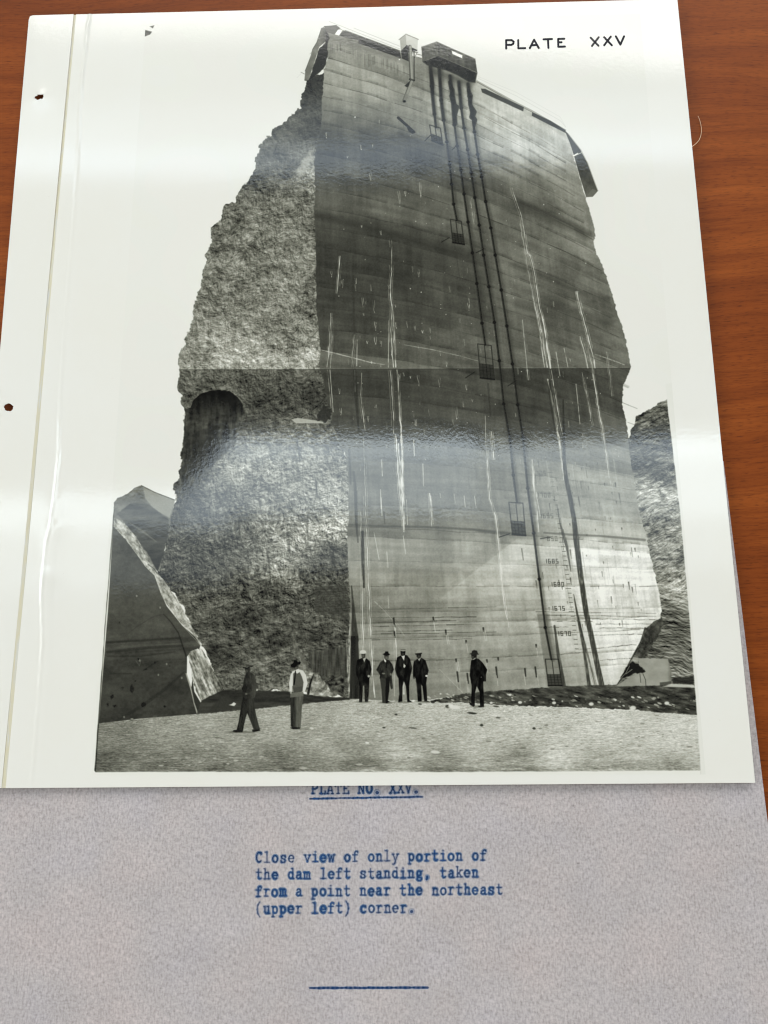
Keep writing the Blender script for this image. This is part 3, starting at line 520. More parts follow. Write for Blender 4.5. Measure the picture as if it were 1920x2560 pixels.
    P.poly(E6([(900,670),(1235,675),(1262,740),(1285,860),(1280,960),(1150,985),(700,995),(640,995),(830,870),(910,760)]), lambda X, Y: np.clip(152 - 22 * np.clip((1470 - X + 150) / 90, 0, 1) + 20 * P.fbm(X, Y, 30, 22, 3, 70) - 34 * np.clip((X - 1668) / 8, 0, 1), 60, 200), 1, 1.6, .8)
    P.poly(E6([(1150,950),(1285,935),(1285,965),(1150,990)]), 66, .85, 2); P.poly(E6([(840,660),(900,665),(900,720),(830,720)]), 180, .7, 3)
    P.poly(E6([(800,730),(850,715),(920,760),(980,820),(960,840),(870,845),(770,890),(700,905),(715,850)]), 22, .97, 2.5, 2)
    for pts, tn in [([(800,760),(760,840),(700,900)], 130), ([(830,800),(760,850)], 150), ([(920,850),(930,950)], 50), ([(955,850),(985,920),(990,1000)], 44), ([(650,990),(740,900),(860,860)], 120), ([(960,810),(975,830)], 30)]: P.line(E6(pts), 1.6, tn, .85, 1.4)
    P.poly(E6([(1290,890),(1540,880),(1540,970),(1300,970)]), 30, .85, 5, 2); P.poly(E6([(1290,965),(1545,980),(1545,1010),(1180,1000)]), 196, .9, 3)
    ground = [(200,1822),(252,1808),(370,1795),(490,1786),(640,1772),(750,1760),(870,1749),(980,1751),(1060,1755),(1150,1757),(1280,1765),(1420,1770),(1600,1778),(1740,1787),(1800,1792),(1800,2000),(150,2000)]
    gp = [(260,1840,126),(420,1820,150),(520,1810,160),(700,1800,168),(900,1790,176),(1100,1790,186),(1300,1800,196),(1500,1810,202),(1700,1820,204),(260,1880,104),(420,1870,148),(600,1870,160),(800,1860,164),(1000,1860,174),(1200,1860,184),(1400,1860,190),(1700,1870,196),
          (260,1925,84),(400,1920,104),(560,1918,112),(700,1912,118),(900,1915,126),(1100,1918,134),(1300,1915,138),(1500,1920,158),(1700,1920,146),(420,1893,110),(600,1892,128),(800,1892,140)]
    def ground_t(X, Y):
        yy = (Y - 1740) ** 1.0
        sc = 0.55 + np.clip(yy / 180, 0, 1) * 0.8
        wy = Y + 6 * P.fbm(X, Y, 30, 14, 2, 79); n = P.fbm(X / sc, wy / sc, 17, 6, 4, 75, 0.06, .7); n2 = P.fbm(X, wy, 90, 22, 3, 76); g = P.fbm(X, Y, 4, 2.4, 2, 78)
        return np.clip(idw(X, Y, gp) + n * 24 + n2 * (10 + 22 * np.clip((Y - 1872) / 20, 0, 1)) + g * 14 + 66 * P.relief(X / sc, wy / sc, 26, 9, 4, 160, 0.05, .7, 1.5, -1.5), 34, 232)
    P.poly(ground, ground_t, 1, 1.8, 1)
    for k in range(420):
        x = R.uniform(300, 1745); y = R.uniform(1768 + max(0, 640 - x) * .06, 1926); r = R.uniform(.8, 3.2) * (.6 + (y - 1760) / 160)
        P.blob(x, y, r * R.uniform(1, 2.4), r * .6, R.choice([84, 100, 218, 214, 120]), R.uniform(.15, .6))
    for x, y, rx, ry, t in [(1120,1766,7,4,60),(1135,1768,14,5,212),(1127,1764,6,4,214),(1180,1783,12,2.4,40),(990,1786,4,2,50),(960,1819,4,2,60),(1032,1820,11,1.6,70),(918,1857,5,2.6,216),(779,1821,5,2.6,208),(1240,1766,8,2,70),(1204,1813,4,3.4,50),(1335,1821,4,3,52),(1088,1880,12,4,206),(1082,1756,5,2.2,50),(1245,1794,6,2,90),(1050,1760,5,2,60)]:
        P.blob(x, y, rx, ry, t, .95, .1)
    # ---- the seven standing men
    M1 = lambda pts: Z(540, 1580, .1929, pts); M2 = lambda pts: Z(840, 1580, .1929, pts); M3 = lambda pts: Z(1120, 1580, .1929, pts)
    S = 1.5
    for q in [(360,905,M2),(650,915,M2),(890,908,M2),(1120,900,M2),(385,965,M3)]: P.blob(*q[2]([q[:2]])[0], 19, 3.0, 84, .55)
    P.blob(*M1([(330,1297)])[0], 38, 3.0, 84, .6); P.blob(*M1([(1090,1255)])[0], 26, 2.5, 110, .5)
    lit = lambda X, Y, c, w: np.clip((X - c) / w, -1, 1)
    P.poly(M1([(352,830),(490,830),(500,960),(520,1080),(552,1200),(572,1262),(540,1285),(470,1290),(468,1268),(486,1258),(452,1170),(415,1075),(403,1052),(385,1110),(362,1210),(350,1285),(290,1292),(215,1290),(228,1276),(268,1266),(296,1150),(318,1010)]), lambda X, Y: 38 + 8 * lit(X, Y, 620, 12) + 22 * P.fbm(X, Y, 5, 22, 3, 81), 1, S)
    P.poly(M1([(398,520),(440,515),(488,548),(515,610),(528,700),(520,790),(500,850),(440,868),(352,850),(338,800),(345,720),(356,640),(372,575)]), lambda X, Y: 46 + 12 * lit(X, Y, 624, 12) + 24 * P.fbm(X, Y, 6, 14, 3, 86), 1, S)
    P.line(M1([(480,590),(500,700),(470,790),(400,800)]), [6, 6, 5, 4], 60, .6, 3); P.line(M1([(455,600),(462,760)]), 1.6, 26, .6, 2); P.blob(*M1([(392,802)])[0], 3, 2.4, 108, .8)
    P.poly(M1([(212,1290),(230,1270),(290,1272),(345,1282),(345,1298),(260,1300)]), 24, .95, S); P.poly(M1([(468,1272),(560,1262),(576,1280),(480,1298)]), 26, .95, S)
    P.poly(M1([(370,470),(440,465),(438,510),(415,545),(385,520)]), 40, 1, S); P.line(M1([(352,458),(400,468),(472,442)]), 2.4, 22, 1, S); P.poly(M1([(380,455),(395,425),(440,425),(460,445)]), 60, .9, S); P.line(M1([(400,600),(395,700)]), 1.2, 70, .5, S); P.blob(*M1([(345,735)])[0], 3, 3, 26)
    P.poly(M1([(965,560),(990,510),(1060,478),(1130,500),(1168,560),(1188,670),(1165,740),(1150,778),(1110,775),(1120,690),(990,700),(985,780),(952,770),(948,660)]), 202, 1, S)
    P.poly(M1([(1000,540),(1030,515),(1050,540),(1085,520),(1112,575),(1135,650),(1122,765),(1010,795),(995,720)]), 82, 1, S); P.line(M1([(1030,505),(1022,600),(1012,680)]), [2,3.4,3], 14, 1, S); P.poly(M1([(1000,720),(1120,705),(1120,770),(1010,800)]), 66, .8, S)
    P.poly(M1([(955,800),(1135,790),(1132,860),(1112,1000),(1098,1240),(1030,1240),(1000,1235),(970,1225),(966,1000)]), lambda X, Y: 44 + 44 * np.clip((X - 735) / 8, 0, 1) - 22 * np.clip((X - 750) / 8, 0, 1) + 26 * P.fbm(X, Y, 4, 24, 3, 82), 1, S); P.poly(M1([(965,790),(1130,775),(1135,830),(960,850)]), 104, .9, S)
    P.poly(M1([(955,1240),(1000,1228),(1092,1238),(1088,1255),(1000,1262)]), 28, 1, S); P.poly(M1([(1015,440),(1060,430),(1060,480),(1025,490)]), 44, 1, S)
    P.poly(M1([(965,428),(1005,400),(1015,362),(1045,368),(1060,392),(1085,378),(1100,395),(1088,422),(1050,428),(1022,462),(975,452)]), 12, 1, S); P.blob(*M1([(970,785)])[0], 2.4, 3, 150)
    suit = lambda t: (lambda X, Y: t + 24 * np.clip(P.fbm(X, Y, 6, 16, 3, 84) * 2, -.25, 1))
    P.poly(M2([(275,365),(340,335),(400,345),(440,380),(462,480),(445,575),(432,600),(428,760),(415,905),(375,905),(365,690),(350,700),(338,908),(300,908),(300,690),(285,600),(262,560),(262,440)]), suit(13), 1, S)
    P.poly(M2([(345,338),(388,335),(368,392)]), 172, 1, S); P.poly(M2([(328,280),(382,280),(378,330),(355,345),(333,325)]), 44, 1, S); P.poly(M2([(306,278),(312,245),(350,228),(388,245),(396,275),(350,285)]), 196, 1, S); P.blob(*M2([(425,572)])[0], 3, 3.2, 168); P.line(M2([(300,690),(318,900)]), 2, 44, .7, S)
    P.poly(M2([(575,390),(630,350),(690,365),(730,420),(750,485),(720,555),(738,730),(715,742),(700,690),(690,605),(565,605),(570,560),(522,490)]), suit(30), 1, S)
    P.poly(M2([(570,605),(695,595),(690,760),(672,890),(700,905),(655,925),(600,918),(590,750)]), lambda X, Y: np.where(X > 964, 16., 52.) + 10 * P.fbm(X, Y, 4, 20, 2, 85), 1, S)
    P.poly(M2([(625,345),(658,378),(640,396),(622,370)]), 206, 1, S); P.line(M2([(655,375),(655,460)]), 2, 14, .9, S); P.poly(M2([(622,298),(685,298),(680,345),(650,365),(628,340)]), 62, 1, S); P.poly(M2([(603,288),(632,272),(640,252),(675,252),(682,275),(703,295),(650,310)]), 16, 1, S); P.blob(*M2([(615,538)])[0], 4, 2, 120, .9); P.blob(*M2([(708,548)])[0], 2.4, 3, 110, .9)
    P.poly(M2([(790,330),(850,300),(920,300),(960,350),(988,470),(960,585),(948,700),(950,880),(985,905),(925,908),(905,700),(880,640),(862,700),(858,900),(805,910),(820,800),(810,600),(785,560),(765,480)]), suit(13), 1, S)
    P.poly(M2([(846,308),(892,300),(882,372),(868,350)]), 205, 1, S); P.poly(M2([(878,408),(904,440),(886,468),(872,450)]), 190, 1, S); P.poly(M2([(815,350),(850,330),(850,460),(825,440)]), 48, .7, 2); P.poly(M2([(900,330),(930,340),(930,410),(905,430)]), 44, .7, 2); P.poly(M2([(836,245),(900,245),(896,300),(862,312),(840,295)]), 16, 1, S); P.poly(M2([(820,240),(840,225),(846,200),(868,192),(892,202),(898,228),(915,242),(870,252)]), 142, 1, S); P.line(M2([(842,226),(898,228)]), 1.6, 60, .8, S)
    P.poly(M2([(1008,380),(1060,345),(1110,335),(1160,370),(1202,500),(1180,570),(1170,660),(1182,892),(1145,897),(1120,700),(1102,680),(1112,897),(1062,902),(1045,700),(1032,600),(998,580),(998,450)]), suit(8), 1, S)
    P.poly(M2([(1060,350),(1100,335),(1078,380)]), 178, .9, S); P.poly(M2([(1040,280),(1108,275),(1098,330),(1068,345),(1045,320)]), 20, 1, S); P.poly(M2([(1022,278),(1042,255),(1055,232),(1085,228),(1102,250),(1116,270),(1070,285)]), 150, 1, S); P.poly(M2([(1022,278),(1116,268),(1112,285),(1030,295)]), 26, .9, S); P.blob(*M2([(1172,568)])[0], 3, 2.6, 200); P.blob(*M2([(1012,592)])[0], 3, 3, 60)
    P.poly(M3([(300,370),(350,340),(400,350),(450,400),(508,488),(492,550),(492,640),(455,642),(462,800),(466,955),(415,955),(412,780),(372,700),(346,800),(346,948),(300,938),(306,700),(282,560),(290,450)]), suit(8), 1, S)
    P.poly(M3([(270,905),(300,920),(352,950),(330,968),(285,945)]), 24, 1, S); P.poly(M3([(385,960),(462,950),(465,972),(400,974)]), 22, 1, S); P.poly(M3([(300,292),(372,290),(368,340),(320,358),(305,335)]), 24, 1, S); P.line(M3([(330,355),(352,340)]), 2.4, 160, 1, S); P.poly(M3([(272,285),(305,272),(312,242),(340,234),(375,242),(386,274),(402,292),(330,300)]), 32, 1, S); P.blob(*M3([(430,585)])[0], 1, 1, 150)
    for fx, fy, fn, t in [(352,312,M2,92),(655,335,M2,104),(866,285,M2,56),(1074,318,M2,62),(318,325,M3,70),(400,505,M1,74),(1040,468,M1,96)]: P.blob(*fn([(fx, fy)])[0], 3.4, 3.2, t, .75)
    for fn, q, t in [(M2,[(310,400),(300,540)],46),(M2,[(420,420),(430,540)],40),(M2,[(600,430),(640,520)],58),(M2,[(720,440),(700,520)],56),(M2,[(1040,400),(1030,520)],34),(M2,[(1150,400),(1160,520)],32),(M3,[(330,420),(330,600)],34),(M3,[(440,430),(460,560)],36),(M3,[(330,720),(325,900)],30),(M2,[(400,700),(395,880)],34),(M2,[(835,650),(835,860)],36),(M2,[(1150,700),(1160,870)],30),(M1,[(440,560),(470,700)],74),(M1,[(330,1080),(300,1240)],60),(M1,[(460,1050),(520,1230)],62)]: P.line(fn(q), 2.4, t, .55, 3)
    # black corner of the negative and its nick
    P.poly([(362,75),(380,79),(375,86),(362,91)], 70, 1, 1.4); P.poly([(374,66),(386,63),(382,71)], 84, 1, 1.4)
    # dark rim along the left picture edge, then the white margin
    P.line([(284,1275),(262,1560),(238,1930)], 3, 26, .8, 2)
    # film grain
    P.T += 7 * P.fbm(X, Y, 2.4, 2.4, 2, 88) * np.clip((220 - P.T) / 90, 0, 1)
    # margins of the sheet round the picture
    def marg(pts, t=226): P.poly(pts, t, 1, 2.0, .6, 30)
    marg([(150,900),(282,1200),(284,1275),(262,1560),(236,1926),(240,1930),(600,1929),(1100,1930),(1752,1926),(1752,2100),(0,2100),(0,900)])
    marg([(1664,960),(1672,1040),(1700,1280),(1716,1450),(1742,1780),(1752,1927),(1755,2100),(1990,2100),(1990,900)], 222)
    return np.clip(P.T, 4, 250)

# ------------------------------------------------------------------ helpers
COL = sc.collection
def lin(c): c = c / 255.0; return c / 12.92 if c <= .04045 else ((c + .055) / 1.055) ** 2.4
def rgb(r, g, b, k=1.0): return (lin(r) * k, lin(g) * k, lin(b) * k, 1)
def tag(o, label=None, cat=None, group=None, kind=None):
    for k, v in (('label', label), ('category', cat), ('group', group), ('kind', kind)):
        if v: o[k] = v
    return o
def mesh_obj(name, verts, faces, mats, parent=None, smooth=False, uvs=None, fmat=None):
    me = bpy.data.meshes.new(name); me.from_pydata([tuple(map(float, v)) for v in verts], [], faces)
    for m in (mats if isinstance(mats, (list, tuple)) else [mats]): me.materials.append(m)
    if smooth: me.polygons.foreach_set('use_smooth', [True] * len(me.polygons))
    if fmat is not None: me.polygons.foreach_set('material_index', fmat)
    if uvs is not None:
        uv = me.uv_layers.new(name='UVMap'); li = np.empty(len(me.loops), np.int32); me.loops.foreach_get('vertex_index', li)
        uv.data.foreach_set('uv', np.asarray(uvs, np.float32)[li].ravel())
    me.update(); o = bpy.data.objects.new(name, me); COL.objects.link(o)
    if parent: o.parent = parent
    return o
def empty(name, loc=(0, 0, 0)):
    o = bpy.data.objects.new(name, None); COL.objects.link(o); o.location = loc; o.empty_display_size = .02; return o
def grid_sheet(name, P, thick, mats, parent=None, skip=None, uvs=None):
    """P: (rows, cols, 3) top surface -> closed sheet with a lower face and edges"""
    r, c = P.shape[:2]; top = P.reshape(-1, 3); dz = np.array([0, 0, thick]); n = r * c; idx = lambda i, j: i * c + j
    f = [(idx(i, j), idx(i, j + 1), idx(i + 1, j + 1), idx(i + 1, j)) for i in range(r - 1) for j in range(c - 1)]
    (ax, ay), (bx, by), (cx, cy) = [top[k][:2] for k in f[0][:3]]
    if (bx - ax) * (cy - ay) - (by - ay) * (cx - ax) < 0: f = [q[::-1] for q in f]
    nt = len(f); f += [tuple(k + n for k in q[::-1]) for q in f[:nt]]
    ring = [idx(0, j) for j in range(c)] + [idx(i, c - 1) for i in range(1, r)] + [idx(r - 1, j) for j in range(c - 2, -1, -1)] + [idx(i, 0) for i in range(r - 2, 0, -1)]
    m = len(ring); e = 2 * n                                   # edge strip on vertices of its own: crisp cut edge
    f += [(e + k, e + (k + 1) % m, e + m + (k + 1) % m, e + m + k) for k in range(m)]
    V = np.vstack([top, top - dz, top[ring], top[ring] - dz])
    o = mesh_obj(name, V, f, mats, parent)
    sm = np.zeros(len(f), bool); sm[:2 * nt] = True; o.data.polygons.foreach_set('use_smooth', sm)
    return o
def new_mat(name):
    m = bpy.data.materials.new(name); m.use_nodes = True; nt = m.node_tree; b = nt.nodes['Principled BSDF']; return m, nt, b
def nd(nt, kind, **kw):
    n = nt.nodes.new('ShaderNode' + kind)
    for k, v in kw.items():
        if k.startswith('i_'):
            key = k[2:]; n.inputs[int(key) if key.isdigit() else key.replace('_', ' ')].default_value = v
        else: setattr(n, k, v)
    return n
def noise_node(nt, vec, scale, detail=3, rough=.5, stretch=(1, 1, 1), rot=0.0):
    mp = nd(nt, 'Mapping'); mp.inputs['Scale'].default_value = stretch; mp.inputs['Rotation'].default_value = (0, 0, rot)
    nt.links.new(vec, mp.inputs['Vector']); n = nd(nt, 'TexNoise', i_Scale=scale, i_Detail=detail, i_Roughness=rough); nt.links.new(mp.outputs[0], n.inputs['Vector']); return n.outputs['Fac']
def ramp(nt, fac, stops):
    r = nd(nt, 'ValToRGB'); e = r.color_ramp.elements
    while len(e) < len(stops): e.new(.5)
    for k, (p, c) in enumerate(stops): e[k].position = p; e[k].color = c if len(c) == 4 else (*c, 1)
    nt.links.new(fac, r.inputs[0]); return r.outputs[0]
def mix(nt, fac, a, b, mode='MIX'):
    m = nd(nt, 'Mix', data_type='RGBA', blend_type=mode)
    for sock, v in ((m.inputs[0], fac), (m.inputs[6], a), (m.inputs[7], b)):
        if hasattr(v, 'is_linked'): nt.links.new(v, sock)
        else: sock.default_value = v
    return m.outputs[2]

# ------------------------------------------------------------------ materials
def peel(nt, b, vec, strength=1.0):
    """faint orange-peel of a glossy gelatine surface"""
    h = noise_node(nt, vec, 820, 2, .6); h2 = noise_node(nt, vec, 45, 1, .4)
    bp = nd(nt, 'Bump', i_Strength=1.0, i_Distance=PEEL * strength); nt.links.new(h, bp.inputs['Height'])
    bp2 = nd(nt, 'Bump', i_Strength=1.0, i_Distance=PEEL * .8 * strength); nt.links.new(h2, bp2.inputs['Height']); nt.links.new(bp.outputs[0], bp2.inputs['Normal'])
    nt.links.new(bp2.outputs[0], b.inputs['Normal'])
PEEL = 1.25e-5
KP = 0.965      # paper albedo scale
def gloss_paper():
    m, nt, b = new_mat('glossy_paper'); g = nd(nt, 'NewGeometry').outputs['Position']
    n = noise_node(nt, g, 18, 4, .6)
    c = ramp(nt, n, [(.3, rgb(229, 226, 214, KP)), (.7, rgb(230, 228, 218, KP))])
    sp = noise_node(nt, g, 900, 1, .5); s2 = ramp(nt, sp, [(.80, (0, 0, 0)), (.86, (1, 1, 1))])
    nt.links.new(mix(nt, s2, c, rgb(214, 210, 196, KP)), b.inputs['Base Color']); b.inputs['Roughness'].default_value = .07
    peel(nt, b, g); return m
M_PAPER = gloss_paper()
def picture_mat(img):
    m, nt, b = new_mat('gelatin_print'); t = nd(nt, 'TexImage', image=img, interpolation='Cubic', extension='EXTEND')
    uv = nd(nt, 'UVMap', uv_map='UVMap'); nt.links.new(uv.outputs[0], t.inputs[0])
    nt.links.new(mix(nt, 1.0, t.outputs[0], (KP, KP, KP, 1), 'MULTIPLY'), b.inputs['Base Color']); b.inputs['Roughness'].default_value = .07
    peel(nt, b, nd(nt, 'NewGeometry').outputs['Position']); return m
def wood():
    m, nt, b = new_mat('reddish_wood_veneer'); g = nd(nt, 'NewGeometry').outputs['Position']
    wv = nd(nt, 'TexNoise', i_Scale=9.0, i_Detail=2.0); nt.links.new(g, wv.inputs['Vector'])
    off = nd(nt, 'VectorMath', operation='MULTIPLY_ADD'); nt.links.new(wv.outputs['Color'], off.inputs[0]); off.inputs[1].default_value = (.0, .02, 0); nt.links.new(g, off.inputs[2]); v = off.outputs[0]
    rt = .03
    fig = noise_node(nt, v, 1.0, 4, .55, (7, 90, 1), rt)         # broad figure
    fine = noise_node(nt, v, 1.0, 4, .65, (60, 1100, 1), rt)     # fine grain
    pore = noise_node(nt, v, 1.0, 2, .5, (330, 2600, 1), rt)     # short dark pores
    c = ramp(nt, fig, [(.3, rgb(112, 53, 15)), (.5, rgb(127, 62, 18)), (.72, rgb(145, 75, 25))])
    c = mix(nt, .6, c, ramp(nt, fine, [(.3, (.5, .45, .43)), (.52, (1, 1, 1)), (.8, (1.12, 1.1, 1.08))]), 'MULTIPLY')
    c = mix(nt, ramp(nt, pore, [(.55, (0, 0, 0)), (.70, (.5, .5, .5))]), c, rgb(60, 24, 11))
    nt.links.new(c, b.inputs['Base Color']); b.inputs['Roughness'].default_value = .5; b.inputs['Specular IOR Level'].default_value = .12
    bp = nd(nt, 'Bump', i_Strength=.35, i_Distance=2e-5); nt.links.new(pore, bp.inputs['Height']); bp.invert = True; nt.links.new(bp.outputs[0], b.inputs['Normal']); return m
def onion():
    m, nt, b = new_mat('onionskin_paper'); g = nd(nt, 'NewGeometry').outputs['Position']
    big = noise_node(nt, g, 30, 3, .55); mid = noise_node(nt, g, 85, 5, .6); fib = noise_node(nt, g, 1.0, 2, .6, (1700, 640, 1), .1); f2 = noise_node(nt, g, 1.0, 2, .6, (900, 1700, 1), .6)
    c = ramp(nt, big, [(.3, rgb(190, 183, 183)), (.5, rgb(190, 182, 179)), (.7, rgb(195, 184, 180))])
    c = mix(nt, .8, c, ramp(nt, mid, [(.25, (.91, .91, .91)), (.5, (.99, .99, .99)), (.75, (1.07, 1.07, 1.07))]), 'MULTIPLY')
    c = mix(nt, .9, c, ramp(nt, fib, [(.25, (.68, .68, .68)), (.5, (1, 1, 1)), (.8, (1.24, 1.24, 1.24))]), 'MULTIPLY')
    c = mix(nt, .8, c, ramp(nt, f2, [(.25, (.76, .76, .76)), (.5, (1, 1, 1)), (.8, (1.18, 1.18, 1.18))]), 'MULTIPLY')
    sp = ramp(nt, noise_node(nt, g, 700, 1, .5), [(.79, (0, 0, 0)), (.84, (.6, .6, .6))])
    c = mix(nt, sp, c, rgb(120, 114, 112))
    nt.links.new(c, b.inputs['Base Color']); b.inputs['Roughness'].default_value = .85; b.inputs['Specular IOR Level'].default_value = .15
    tr = nd(nt, 'BsdfTransparent'); mx = nd(nt, 'MixShader', i_0=.16); nt.links.new(b.outputs[0], mx.inputs[1]); nt.links.new(tr.outputs[0], mx.inputs[2])
    nt.links.new(mx.outputs[0], nt.nodes['Material Output'].inputs['Surface'])
    bp = nd(nt, 'Bump', i_Strength=.4, i_Distance=2e-5); nt.links.new(fib, bp.inputs['Height']); nt.links.new(bp.outputs[0], b.inputs['Normal']); return m
def plain(name, col, rough=.8, spec=.3):
    m, nt, b = new_mat(name); g = nd(nt, 'NewGeometry').outputs['Position']
    n = noise_node(nt, g, 400, 3, .6); nt.links.new(mix(nt, 1.0, col, ramp(nt, n, [(.3, (.86, .86, .86)), (.7, (1.1, 1.1, 1.1))]), 'MULTIPLY'), b.inputs['Base Color'])
    b.inputs['Roughness'].default_value = rough; b.inputs['Specular IOR Level'].default_value = spec; return m
def ink(name, col, cover, rough=.7):
    m, nt, b = new_mat(name); g = nd(nt, 'NewGeometry').outputs['Position']; b.inputs['Base Color'].default_value = col; b.inputs['Roughness'].default_value = rough; b.inputs['Specular IOR Level'].default_value = .1
    n = noise_node(nt, g, 900, 3, .65); n2 = noise_node(nt, g, 110, 2, .5)
    a = ramp(nt, n, [(.3, (1 - cover[0],) * 3), (.7, (1 - cover[1],) * 3)]); a = mix(nt, .5, a, ramp(nt, n2, [(.35, (0, 0, 0)), (.7, (.5, .5, .5))]), 'ADD')
    tr = nd(nt, 'BsdfTransparent'); mx = nd(nt, 'MixShader'); nt.links.new(a, mx.inputs[0]); nt.links.new(b.outputs[0], mx.inputs[1]); nt.links.new(tr.outputs[0], mx.inputs[2])
    nt.links.new(mx.outputs[0], nt.nodes['Material Output'].inputs['Surface']); return m

# ------------------------------------------------------------------ desk
Z_DESK, Z_PAGE = -0.0034, -0.0020
desk = mesh_obj('wooden_tabletop', [(-.7, -.5, Z_DESK), (.7, -.5, Z_DESK), (.7, .75, Z_DESK), (-.7, .75, Z_DESK), (-.7, -.5, Z_DESK - .03), (.7, -.5, Z_DESK - .03), (.7, .75, Z_DESK - .03), (-.7, .75, Z_DESK - .03)],
                [(0, 1, 2, 3), (7, 6, 5, 4), (0, 4, 5, 1), (1, 5, 6, 2), (2, 6, 7, 3), (3, 7, 4, 0)], wood())
tag(desk, 'reddish brown wood grain desk top under the papers', None, None, 'structure')

# ------------------------------------------------------------------ strokes of lettering
def strokes_mesh(name, lines, zf, mat, parent, wd, halo=None, wob=0.0, seed=1):
    """flat ink: every stroke is a chain of round-ended ribbons laid on the paper (pixels -> paper)"""
    rs = np.random.RandomState(seed); V = []; Fc = []; Fm = []; lay = 0
    passes = ([(halo[0], 1, 0.0)] if halo else []) + [(1.0, 0, 2e-5)]
    for scale, mi, dz in passes:
        for ln, wk in lines:
            hw = wd * wk * scale * .5
            for (ax, ay), (bx, by) in zip(ln[:-1], ln[1:]):
                L = math.hypot(bx - ax, by - ay)
                if L < 1e-6: bx += .01; L = .01
                ux, uy = (bx - ax) / L, (by - ay) / L; n = 7; loop = []
                for k in range(n): q = math.pi / 2 + math.pi * k / (n - 1); loop.append((ax + hw * (ux * math.cos(q) - uy * math.sin(q)), ay + hw * (uy * math.cos(q) + ux * math.sin(q))))
                for k in range(n): q = -math.pi / 2 + math.pi * k / (n - 1); loop.append((bx + hw * (ux * math.cos(q) - uy * math.sin(q)), by + hw * (uy * math.cos(q) + ux * math.sin(q))))
                base = len(V); lay = (lay + 1) % 40
                for x, y in loop: V.append(zf(x, y, dz + lay * 4e-7))
                Fc.append(tuple(range(base + len(loop) - 1, base - 1, -1))); Fm.append(mi)
    return mesh_obj(name, V, Fc, mat, parent, False, None, Fm)

